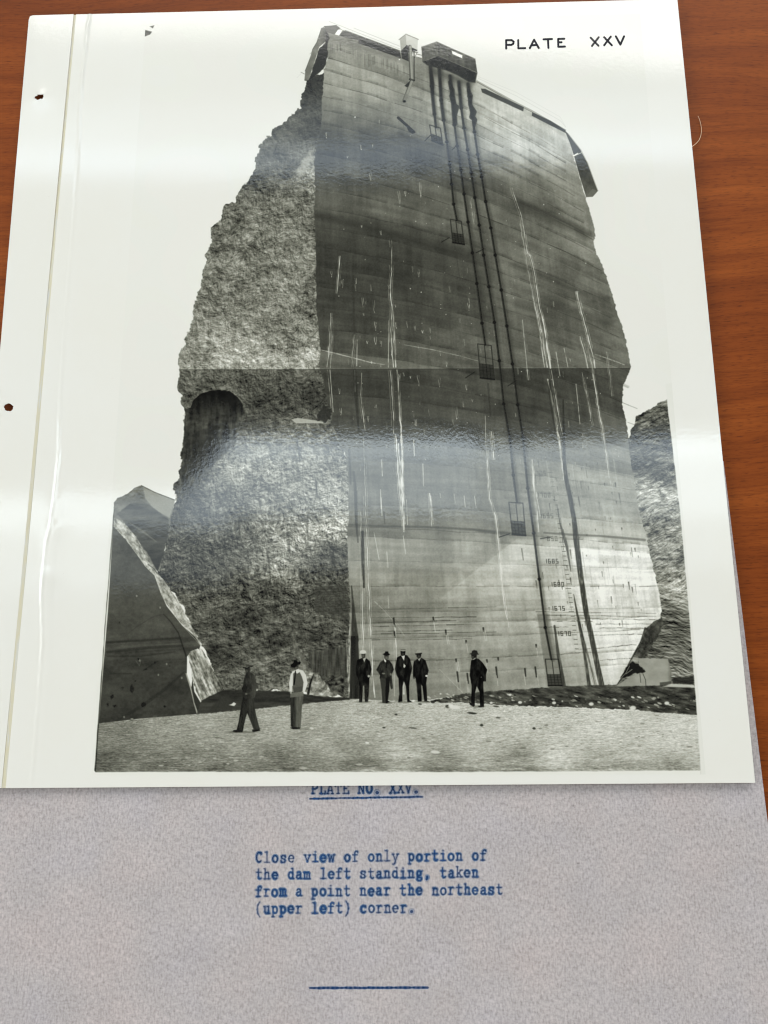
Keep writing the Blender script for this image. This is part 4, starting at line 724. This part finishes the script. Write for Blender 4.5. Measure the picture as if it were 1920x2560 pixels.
# typewriter letters: strokes in a cell 1 wide, x-height 1 (y up), slab serifs
def arc(cx, cy, rx, ry, a0, a1, n=10): return [(cx + rx * math.cos(math.radians(a0 + (a1 - a0) * k / n)), cy + ry * math.sin(math.radians(a0 + (a1 - a0) * k / n))) for k in range(n + 1)]
S_ = lambda x0, x1, y: [(x0, y), (x1, y)]
BOWL = arc(.5, .5, .38, .46, 0, 360, 14)
G = {
 'o': [BOWL], 'c': [arc(.52, .5, .38, .46, 40, 320, 12), [(.82, .78), (.82, .95)]], 'e': [[(.12, .52), (.86, .52)] , arc(.5, .5, .38, .46, 3, 320, 13)],
 'l': [[(.2, 1.42), (.5, 1.42), (.5, .03)], S_(.12, .88, .03)], 'i': [[(.2, .96), (.5, .96), (.5, .03)], S_(.12, .88, .03), [(.47, 1.36), (.51, 1.36)]],
 's': [[(.82, .95), (.82, .72)], [(.80, .80), (.66, .95), (.36, .96), (.2, .8), (.28, .6), (.7, .44), (.82, .24), (.66, .04), (.34, .04), (.18, .22)], [(.17, .3), (.17, .03)]],
 'v': [[(.14, .95), (.5, .04), (.86, .95)], S_(.02, .32, .96), S_(.68, .98, .96)], 'w': [[(.08, .95), (.28, .04), (.5, .8), (.72, .04), (.92, .95)], S_(-.02, .24, .96), S_(.76, 1.02, .96)],
 'f': [[(.9, 1.22), (.84, 1.38), (.62, 1.42), (.44, 1.26), (.42, .03)], S_(.12, .8, .92), S_(.14, .74, .03)], 'n': [[(.05, .95), (.24, .95), (.24, .03)], [(.24, .74), (.42, .94), (.62, .95), (.76, .8), (.76, .03)], S_(.06, .42, .03), S_(.6, .96, .03)],
 'y': [[(.14, .95), (.5, .08)], [(.86, .95), (.44, -.2), (.3, -.42), (.08, -.4)], S_(.02, .32, .96), S_(.68, .98, .96)], 'p': [[(.04, .95), (.22, .95), (.22, -.42)], arc(.52, .5, .32, .45, -160, 160, 12), S_(.04, .44, -.43)],
 'r': [[(.1, .95), (.36, .95), (.36, .03)], [(.36, .66), (.52, .9), (.72, .97), (.9, .86)], S_(.12, .66, .03)], 't': [[(.4, 1.36), (.4, .22), (.5, .05), (.7, .03), (.86, .16)], S_(.1, .82, .94)],
 'h': [[(.06, 1.42), (.24, 1.42), (.24, .03)], [(.24, .74), (.42, .94), (.62, .95), (.76, .8), (.76, .03)], S_(.06, .42, .03), S_(.6, .96, .03)],
 'd': [[(.56, 1.42), (.76, 1.42), (.76, .03), (.96, .03)], arc(.46, .5, .32, .45, 20, 340, 12)], 'a': [[(.2, .8), (.34, .95), (.58, .95), (.7, .8), (.7, .14), (.8, .03), (.96, .05)], [(.7, .56), (.4, .54), (.18, .42), (.16, .18), (.32, .03), (.54, .06), (.7, .24)]],
 'm': [[(-.02, .95), (.14, .95), (.14, .03)], [(.14, .78), (.26, .94), (.4, .94), (.5, .8), (.5, .03)], [(.5, .78), (.62, .94), (.76, .94), (.86, .8), (.86, .03)], S_(0, .26, .03), S_(.42, .6, .03), S_(.78, 1.0, .03)],
 'g': [arc(.44, .62, .28, .33, 0, 360, 12), [(.62, .86), (.92, .94)], [(.26, .36), (.2, .18), (.4, .08), (.74, .06), (.86, -.14), (.7, -.36), (.34, -.38), (.14, -.2), (.26, .06)]],
 'k': [[(.04, 1.42), (.22, 1.42), (.22, .03)], [(.76, .92), (.22, .44)], [(.44, .6), (.8, .05)], S_(.04, .4, .03), S_(.58, .96, .95), S_(.62, .98, .03)], 'u': [[(.04, .95), (.24, .95), (.24, .22), (.38, .04), (.6, .05), (.76, .24)], [(.58, .95), (.76, .95), (.76, .03), (.96, .03)]],
 '(': [[(.68, 1.6), (.4, 1.2), (.3, .6), (.4, 0.0), (.68, -.42)]], ')': [[(.32, 1.6), (.6, 1.2), (.7, .6), (.6, 0.0), (.32, -.42)]], '.': [[(.47, .1), (.53, .1)]], ',': [[(.5, .14), (.52, .04)], [(.54, .02), (.42, -.24)]],
 'C': [arc(.5, .7, .38, .68, 40, 320, 14), [(.82, 1.1), (.82, 1.38)]], 'P': [[(.22, 1.38), (.22, .03)], [(.06, 1.38), (.6, 1.38), (.86, 1.2), (.86, .86), (.6, .68), (.22, .68)], S_(.06, .44, .03)], 'L': [[(.32, 1.38), (.32, .03)], S_(.1, .56, 1.38), [(.1, .03), (.88, .03), (.9, .38)]],
 'A': [[(.14, .03), (.48, 1.38), (.54, 1.38), (.86, .03)], S_(.26, .74, .46), S_(.02, .32, .03), S_(.68, .98, .03)], 'T': [[(.5, 1.38), (.5, .03)], [(.08, 1.0), (.08, 1.38), (.92, 1.38), (.92, 1.0)], S_(.3, .7, .03)],
 'E': [[(.24, 1.38), (.24, .03)], [(.06, 1.38), (.86, 1.38), (.86, 1.06)], [(.06, .03), (.9, .03), (.9, .36)], S_(.24, .6, .72)], 'N': [[(.18, .03), (.18, 1.38), (.8, .03), (.8, 1.38)], S_(.02, .34, .03), S_(.66, .96, 1.38)], 'O': [arc(.5, .7, .38, .68, 0, 360, 16)],
 'X': [[(.14, 1.38), (.86, .03)], [(.86, 1.38), (.14, .03)], S_(.02, .3, .03), S_(.7, .98, .03), S_(.02, .3, 1.38), S_(.7, .98, 1.38)], 'V': [[(.12, 1.38), (.5, .03), (.88, 1.38)], S_(.0, .3, 1.38), S_(.7, 1.0, 1.38)],
}
HEAVY = {'.': 2.3, ',': 2.0, 'i': 1.1}
def typed(txt, x, y, pitch, wch, xh, slope, seed):
    rs = np.random.RandomState(seed); out = []
    for k, c in enumerate(txt):
        if c == ' ': continue
        dx, dy, wk = rs.uniform(-.5, .5), rs.uniform(-.7, .7), rs.uniform(.82, 1.22) * HEAVY.get(c, 1.0); x0 = x + k * pitch + (pitch - wch) / 2 + dx
        for st in G[c]: out.append(([(x0 + u * wch, y + (x0 - x) * slope + dy - v * xh) for u, v in st], wk))
    return out

# ------------------------------------------------------------------ typed page
page = empty('typed_page', tuple(pt(960, 2300, Z_PAGE)))
tag(page, 'mottled grey onionskin page with blue typewritten caption, partly under the glossy print', 'page')
off = np.array(page.location)
def loc(p): return np.asarray(p) - off
tr0, tr1 = pt(1809, 1153, Z_PAGE), pt(1920, 2063, Z_PAGE); dn = tr1 - tr0; dn /= np.linalg.norm(dn); lf = np.array([dn[1], -dn[0], 0.0])
def page_grid(inset, drop, wdt=.27, hgt=.285, nr=60, nc=50, bow=True):
    P = np.zeros((nr, nc, 3)); rs = np.random.RandomState(3); jag = np.cumsum(rs.uniform(-1, 1, nr)) * 2.5e-5; jag -= np.linspace(jag[0], jag[-1], nr)
    for i in range(nr):
        for j in range(nc):
            s_, t_ = i / (nr - 1), j / (nc - 1); p = tr0 + dn * (hgt * s_ + inset * .3) + lf * (wdt * t_ + inset + (jag[i] if j == 0 else 0))
            z = 1.6e-4 * math.sin(s_ * 9 + 1.1) * math.sin(t_ * 6 + .5) * min(1, 8 * s_); P[i, j] = (p[0], p[1], Z_PAGE - drop + (z if bow else 0))
    return P[:, ::-1]
M_ONION = onion()
grid_sheet('sheet', page_grid(0, 0) - off, 6e-5, M_ONION, page)
M_BACK = plain('backing_paper', rgb(205, 202, 204), .9, .1)
bk = grid_sheet('backing_sheet', page_grid(.0033, 5e-4, .264, .285, 12, 12, False) - off, 1e-4, M_BACK, page)
def on_page(x, y, dz):
    p = pt(x, y, Z_PAGE); q = p - tr0; s_ = (q @ dn) / .285; t_ = (q @ lf) / .27
    z = 1.6e-4 * math.sin(s_ * 9 + 1.1) * math.sin(t_ * 6 + .5) * min(1, 8 * s_); return loc((p[0], p[1], Z_PAGE + z + 3e-5 + dz))
M_INK = ink('blue_carbon_ink', rgb(30, 66, 112), (.94, .68)); M_HALO = ink('blue_carbon_smudge', rgb(104, 136, 170), (.5, .25))
for k, (txt, x, y, p_, wc, xh) in enumerate([('Close view of only portion of', 638, 2156, 20.0, 16.6, 18.2), ('the dam left standing, taken', 638, 2198, 20.0, 16.6, 18.2), ('from a point near the northeast', 637, 2241, 20.05, 16.6, 18.4), ('(upper left) corner.', 637, 2284, 20.1, 16.8, 18.6)]):
    strokes_mesh('typed_line', typed(txt, x, y, p_, wc, xh, -.009, 40 + k), on_page, [M_INK, M_HALO], page, 3.1, (2.5,))
hd = strokes_mesh('typed_heading', typed('PLATE NO. XXV.', 777, 1985, 19.5, 17.0, 17.8, -.011, 51), on_page, [M_INK, M_HALO], page, 3.2, (2.3,))
def rule(x0, y0, x1, y1, seed):
    rs = np.random.RandomState(seed); n = 26; P_ = [(x0 + (x1 - x0) * k / n, y0 + (y1 - y0) * k / n + rs.uniform(-.45, .45)) for k in range(n + 1)]
    return [([P_[k], P_[k + 1]], rs.uniform(.8, 1.2)) for k in range(n)]
strokes_mesh('underline', rule(775, 1996.5, 1056, 1992, 4), on_page, [M_INK, M_HALO], hd, 4.2, (1.6,))
strokes_mesh('ruled_line', rule(775, 2470, 1069, 2468.5, 9), on_page, [M_INK, M_HALO], page, 5.6, (1.4,))

# ------------------------------------------------------------------ glossy print
prn = empty('photographic_print', (0, .1, 0)); poff = np.array([0, .1, 0.0])
tag(prn, 'glossy black and white photographic print of a broken dam, with white margins', 'photograph')
TL, TR, BR, BL = pts([(73, 39), (1693, -2), (1888, 1957), (-96, 1971)])
def quad(u, v): return (TL * (1 - u) + TR * u) * (1 - v) + (BL * (1 - u) + BR * u) * v       # v runs down the sheet
def crease_x(y):   # paper x of the old fold, as a function of paper y
    return np.interp(y, CRY, CRX)
_c = sorted([tuple(pt(x, yy)[[1, 0]]) for x, yy in [(223, 44), (214, 120), (208, 185), (200, 270), (197, 370), (180, 600), (164, 800), (150, 1000), (146, 1150), (128, 1300), (114, 1370), (104, 1490), (106, 1610), (96, 1750), (80, 1960)]])
CRY = [a for a, b in _c]; CRX = [b for a, b in _c]
def zp(x, y):
    """small lifts and waves of the print above the page (metres)"""
    d = x - crease_x(y)
    amp = np.interp(y, [-.04, .02, .075, .11, .17, .22, .245], [.25, .8, .5, .2, .25, 1.0, .9])
    k = np.floor(y * 900); wob = np.abs(np.sin(k * 12.9898) * 43758.5453) % 1.0; wob2 = np.abs(np.sin(np.floor(y * 300) * 78.233) * 24634.63) % 1.0
    z = CREASE * amp * (.35 + .5 * wob + .4 * wob2) * np.exp(-((d + (wob - .5) * 4e-4) / .0006) ** 2) + 3.4e-4 * (.85 + .3 * wob2) * np.interp(y, [-.04, 0, .03, .06, .075], [0, .4, 1, .5, 0]) * np.exp(-((d - .0015) / .0028) ** 2)
    z += WAVE * (np.sin(x * 26 + 1.0 + y * 7) * np.sin(y * 21 + .6))
    hx, hy = HOLE1; q = ((x - hx) ** 2 + (y - hy) ** 2) / .004 ** 2; z += 2.2e-4 * np.exp(-q)
    return z
CREASE, WAVE = 3.0e-4, 2.0e-4
HOLE1, HOLE2 = pt(99, 244)[:2], pt(21, 1018)[:2]
hinge = [pts([(184, 38), (4, 1966)]), pts([(190.5, 38), (14.5, 1966)])]
def edge_rows(nv): return np.linspace(0, 1, nv)
# main sheet: columns crowd round the old fold
def main_grid(nv=180):
    rows = []
    for v in edge_rows(nv):
        a = hinge[1][0] * (1 - v) + hinge[1][1] * v; lft = quad(0, v); a = np.array([a[0], quad(.1, v)[1], 0]); b = quad(1, v); c = crease_x(a[1])
        xs = np.concatenate([np.linspace(a[0], c - .004, 10)[:-1], np.linspace(c - .004, c + .004, 90)[:-1], np.linspace(c + .004, b[0], 70)])
        row = []
        for k, x in enumerate(xs):
            y = a[1] + (b[1] - a[1]) * (x - a[0]) / (b[0] - a[0]); row.append((x, y, float(zp(x, y))))
        rows.append(row)
    return np.array(rows)
sheet = grid_sheet('sheet', main_grid() - poff, 2.6e-4, M_PAPER, prn)
# punched binding margin: a strip with two torn round holes
def margin():
    V = []; Fq = []; rs = np.random.RandomState(12)
    def add(x, y): V.append((x, y, float(zp(x, y)))); return len(V) - 1
    def ends(v): l = quad(0, v); r = hinge[0][0] * (1 - v) + hinge[0][1] * v; return l, np.array([r[0], l[1], 0])
    def vy(y): return (TL[1] - y) / (TL[1] - BL[1])
    half = .0042; cuts = [0, vy(HOLE1[1] + half), vy(HOLE1[1] - half), vy(HOLE2[1] + half), vy(HOLE2[1] - half), 1]
    nc = 12
    def strip(v0, v1, n):
        g = []
        for i in range(n + 1):
            v = v0 + (v1 - v0) * i / n; l, r = ends(v); g.append([add(l[0] + (r[0] - l[0]) * j / nc + (.00035 if v == 0 and j == 0 else 0), l[1] - (.0004 if v == 0 and j == 0 else 0)) for j in range(nc + 1)])
        for i in range(n):
            for j in range(nc): Fq.append((g[i][j], g[i][j + 1], g[i + 1][j + 1], g[i + 1][j]))
    def holed(v0, v1, hc, rad, jag):
        l0, r0 = ends(v0); l1, r1 = ends(v1); n = 12; bd = []
        for k in range(n): bd.append(l0 + (r0 - l0) * k / n)
        for k in range(n): bd.append(r0 + (r1 - r0) * k / n)
        for k in range(n): bd.append(r1 + (l1 - r1) * k / n)
        for k in range(n): bd.append(l1 + (l0 - l1) * k / n)
        m = len(bd); ph = rs.uniform(0, 6, 3); rings = []
        for t in (1.0, .7, .45, .25, .12, .04, 0.0):
            ring = []
            for p in bd:
                q = math.atan2(p[1] - hc[1], p[0] - hc[0]); r_ = rad * (1 + jag * (.5 * math.sin(2 * q + ph[0]) + .3 * math.sin(5 * q + ph[1]) + .25 * math.sin(9 * q + ph[2])))
                h = np.array([hc[0] + r_ * math.cos(q), hc[1] + r_ * .86 * math.sin(q)]); ring.append(add(*(h * (1 - t) + p[:2] * t)))
            rings.append(ring)
        for a, b in zip(rings[:-1], rings[1:]):
            for k in range(m): Fq.append((a[k], a[(k + 1) % m], b[(k + 1) % m], b[k]))
    strip(cuts[0], cuts[1], 16); holed(cuts[1], cuts[2], HOLE1, .00145, .36); strip(cuts[2], cuts[3], 40); holed(cuts[3], cuts[4], HOLE2, .0016, .16); strip(cuts[4], cuts[5], 40)
    o = mesh_obj('binding_margin', np.array(V) - poff, Fq, M_PAPER, prn, True)
    bm = bmesh.new(); bm.from_mesh(o.data); bmesh.ops.remove_doubles(bm, verts=bm.verts, dist=1e-7); bmesh.ops.recalc_face_normals(bm, faces=bm.faces)
    if sum(f.normal.z for f in bm.faces) < 0: bmesh.ops.reverse_faces(bm, faces=bm.faces)
    ret = bmesh.ops.extrude_face_region(bm, geom=list(bm.faces)); vs = [e for e in ret['geom'] if isinstance(e, bmesh.types.BMVert)]
    bmesh.ops.translate(bm, verts=vs, vec=(0, 0, -2.6e-4)); bmesh.ops.recalc_face_normals(bm, faces=bm.faces)
    for f in bm.faces: f.smooth = abs(f.normal.z) > .5
    bmesh.ops.split_edges(bm, edges=[e for e in bm.edges if len(e.link_faces) == 2 and e.link_faces[0].smooth != e.link_faces[1].smooth])
    bm.to_mesh(o.data); bm.free(); return o
tag(margin(), 'white binding margin with two punched holes')
# cloth hinge showing in the gap
def cloth():
    m, nt, b = new_mat('hinge_cloth'); g = nd(nt, 'NewGeometry').outputs['Position']
    wv = nd(nt, 'TexWave', wave_type='BANDS', bands_direction='Y', i_Scale=1400.0, i_Distortion=1.5); nt.links.new(g, wv.inputs[0])
    n = noise_node(nt, g, 1.0, 3, .6, (500, 60, 1)); c = ramp(nt, n, [(.3, rgb(206, 204, 194)), (.5, rgb(210, 202, 172)), (.7, rgb(204, 205, 203))])
    nt.links.new(mix(nt, .5, c, ramp(nt, wv.outputs['Fac'], [(0, (.78, .78, .76)), (1, (1.05, 1.05, 1.05))]), 'MULTIPLY'), b.inputs['Base Color']); b.inputs['Roughness'].default_value = .7
    bp = nd(nt, 'Bump', i_Strength=.6, i_Distance=5e-5); nt.links.new(wv.outputs['Fac'], bp.inputs['Height']); nt.links.new(bp.outputs[0], b.inputs['Normal']); return m
CP = np.zeros((80, 3, 3))
for i in range(80):
    v = i / 79; a = hinge[0][0] * (1 - v) + hinge[0][1] * v; b = hinge[1][0] * (1 - v) + hinge[1][1] * v
    for j, x in enumerate((a[0] + 2e-5, (a[0] + b[0]) / 2, b[0] - 2e-5)): CP[i, j] = (x, quad(.08, v)[1], -1.2e-4)
CP[0, :, 1] -= 2e-5; CP[-1, :, 1] += 2e-5
grid_sheet('cloth_hinge', CP - poff, 1.5e-4, cloth(), prn)
# the picture itself: a flat printed image on the sheet
PC = pts([(364, 60), (1600, 36), (1764, 1936), (229, 1938)]); x0, x1 = min(p[0] for p in PC), max(p[0] for p in PC); y0, y1 = min(p[1] for p in PC), max(p[1] for p in PC)
IW, IH = 1350, int(1350 * (y1 - y0) / (x1 - x0))
gx, gy = np.meshgrid(x0 + (np.arange(IW) + .5) / IW * (x1 - x0), y0 + (np.arange(IH) + .5) / IH * (y1 - y0))
qx, qy = to_px(gx, gy)
tone = paint_print(qx[::-1], qy[::-1])[::-1]
u_ = tone / 255.0
wt = np.clip(u_ * 1.15, 0, 1)[..., None] ** 2.0
rgb_ = np.clip(u_[..., None] * (np.array([1.0, .995, .86]) * (1 - wt) + np.array([1.009, .998, .948]) * wt), 0, 1)
px_ = np.ones((IH, IW, 4), np.float32); px_[..., :3] = rgb_
img = bpy.data.images.new('dam_print', IW, IH, alpha=False); img.pixels.foreach_set(px_.ravel()); img.update(); img.pack()
nv, nu = 90, 80; GP = np.zeros((nv, nu, 3)); UV = np.zeros((nv, nu, 2))
for i in range(nv):
    for j in range(nu):
        u, v = j / (nu - 1), i / (nv - 1); p = (PC[0] * (1 - u) + PC[1] * u) * (1 - v) + (PC[3] * (1 - u) + PC[2] * u) * v
        GP[i, j] = (p[0], p[1], float(zp(p[0], p[1])) + 2.5e-5); UV[i, j] = ((p[0] - x0) / (x1 - x0), (p[1] - y0) / (y1 - y0))
fc = [(i * nu + j, (i + 1) * nu + j, (i + 1) * nu + j + 1, i * nu + j + 1) for i in range(nv - 1) for j in range(nu - 1)]
pic = mesh_obj('picture', GP.reshape(-1, 3) - poff, fc, picture_mat(img), prn, True, UV.reshape(-1, 2))
tag(pic, 'printed view of a lone standing dam section with seven men in front')
M_BLACK = ink('black_lettering_ink', rgb(24, 24, 34), (1.0, .96), .4)
LT = lambda p: Z(1240, 60, .211, p)
on_print = lambda x, y, dz: (lambda p: np.array([p[0], p[1], float(zp(p[0], p[1])) + 4.5e-5 + dz]) - poff)(pt(x, y))
W1 = [[(120, 295), (120, 195), (185, 195), (208, 212), (204, 238), (182, 250), (125, 252)], [(262, 195), (265, 292), (345, 290)], [(400, 290), (450, 190), (505, 288)], [(425, 257), (485, 252)], [(562, 187), (662, 183)], [(615, 185), (620, 288)], [(808, 180), (735, 182), (737, 275), (815, 272)], [(737, 222), (775, 222)]]
W2 = [[(1120, 168), (1212, 262)], [(1215, 163), (1135, 265)], [(1280, 162), (1370, 257)], [(1358, 155), (1280, 257)], [(1418, 152), (1472, 250), (1515, 152)]]
for Wd in (W1, W2): strokes_mesh('lettering', [(LT(q), 1.0) for q in Wd], on_print, [M_BLACK], prn, 5.2)

# ------------------------------------------------------------------ stray fibre on the desk
def fibre():
    P_ = [pt(x, y, Z_DESK + h) for x, y, h in [(1729, 367, .0016), (1738, 361, .0012), (1747, 352, .0008), (1752, 340, .0006), (1754, 325, .0005), (1752, 310, .0005), (1749, 299, .0006), (1745, 290, .0008)]]
    fine = [];
    for k in range(len(P_) - 1): fine += [P_[k] * (1 - t) + P_[k + 1] * t for t in (0, .33, .66)]
    fine.append(P_[-1]); fine = np.array(fine); sm = fine.copy(); sm[1:-1] = (fine[:-2] + fine[1:-1] * 2 + fine[2:]) / 4
    V = []; Fq = []; n = 6; Ln = len(sm); o3 = sm[0] * [1, 1, 0] + [0, 0, Z_DESK]
    for i, p in enumerate(sm):
        d = sm[min(i + 1, Ln - 1)] - sm[max(i - 1, 0)]; d /= np.linalg.norm(d); s_ = np.cross(d, [0, 0, 1.]); s_ /= np.linalg.norm(s_); up = np.cross(s_, d); r_ = 1.5e-4 * (1 - .55 * i / Ln)
        for k in range(n): q = 2 * math.pi * k / n; V.append(p + r_ * (s_ * math.cos(q) + up * math.sin(q)) - o3)
    for i in range(Ln - 1):
        for k in range(n): a = i * n + k; b = i * n + (k + 1) % n; Fq.append((a, b, b + n, a + n))
    Fq.append(tuple(range(n - 1, -1, -1))); Fq.append(tuple(range((Ln - 1) * n, Ln * n)))
    o = mesh_obj('stray_fibre', V, Fq, plain('pale_fibre', rgb(226, 196, 160), .6), None, True); o.location = tuple(o3); return o
tag(fibre(), 'thin curved pale fibre lying on the brown desk beside the print', 'fibre')
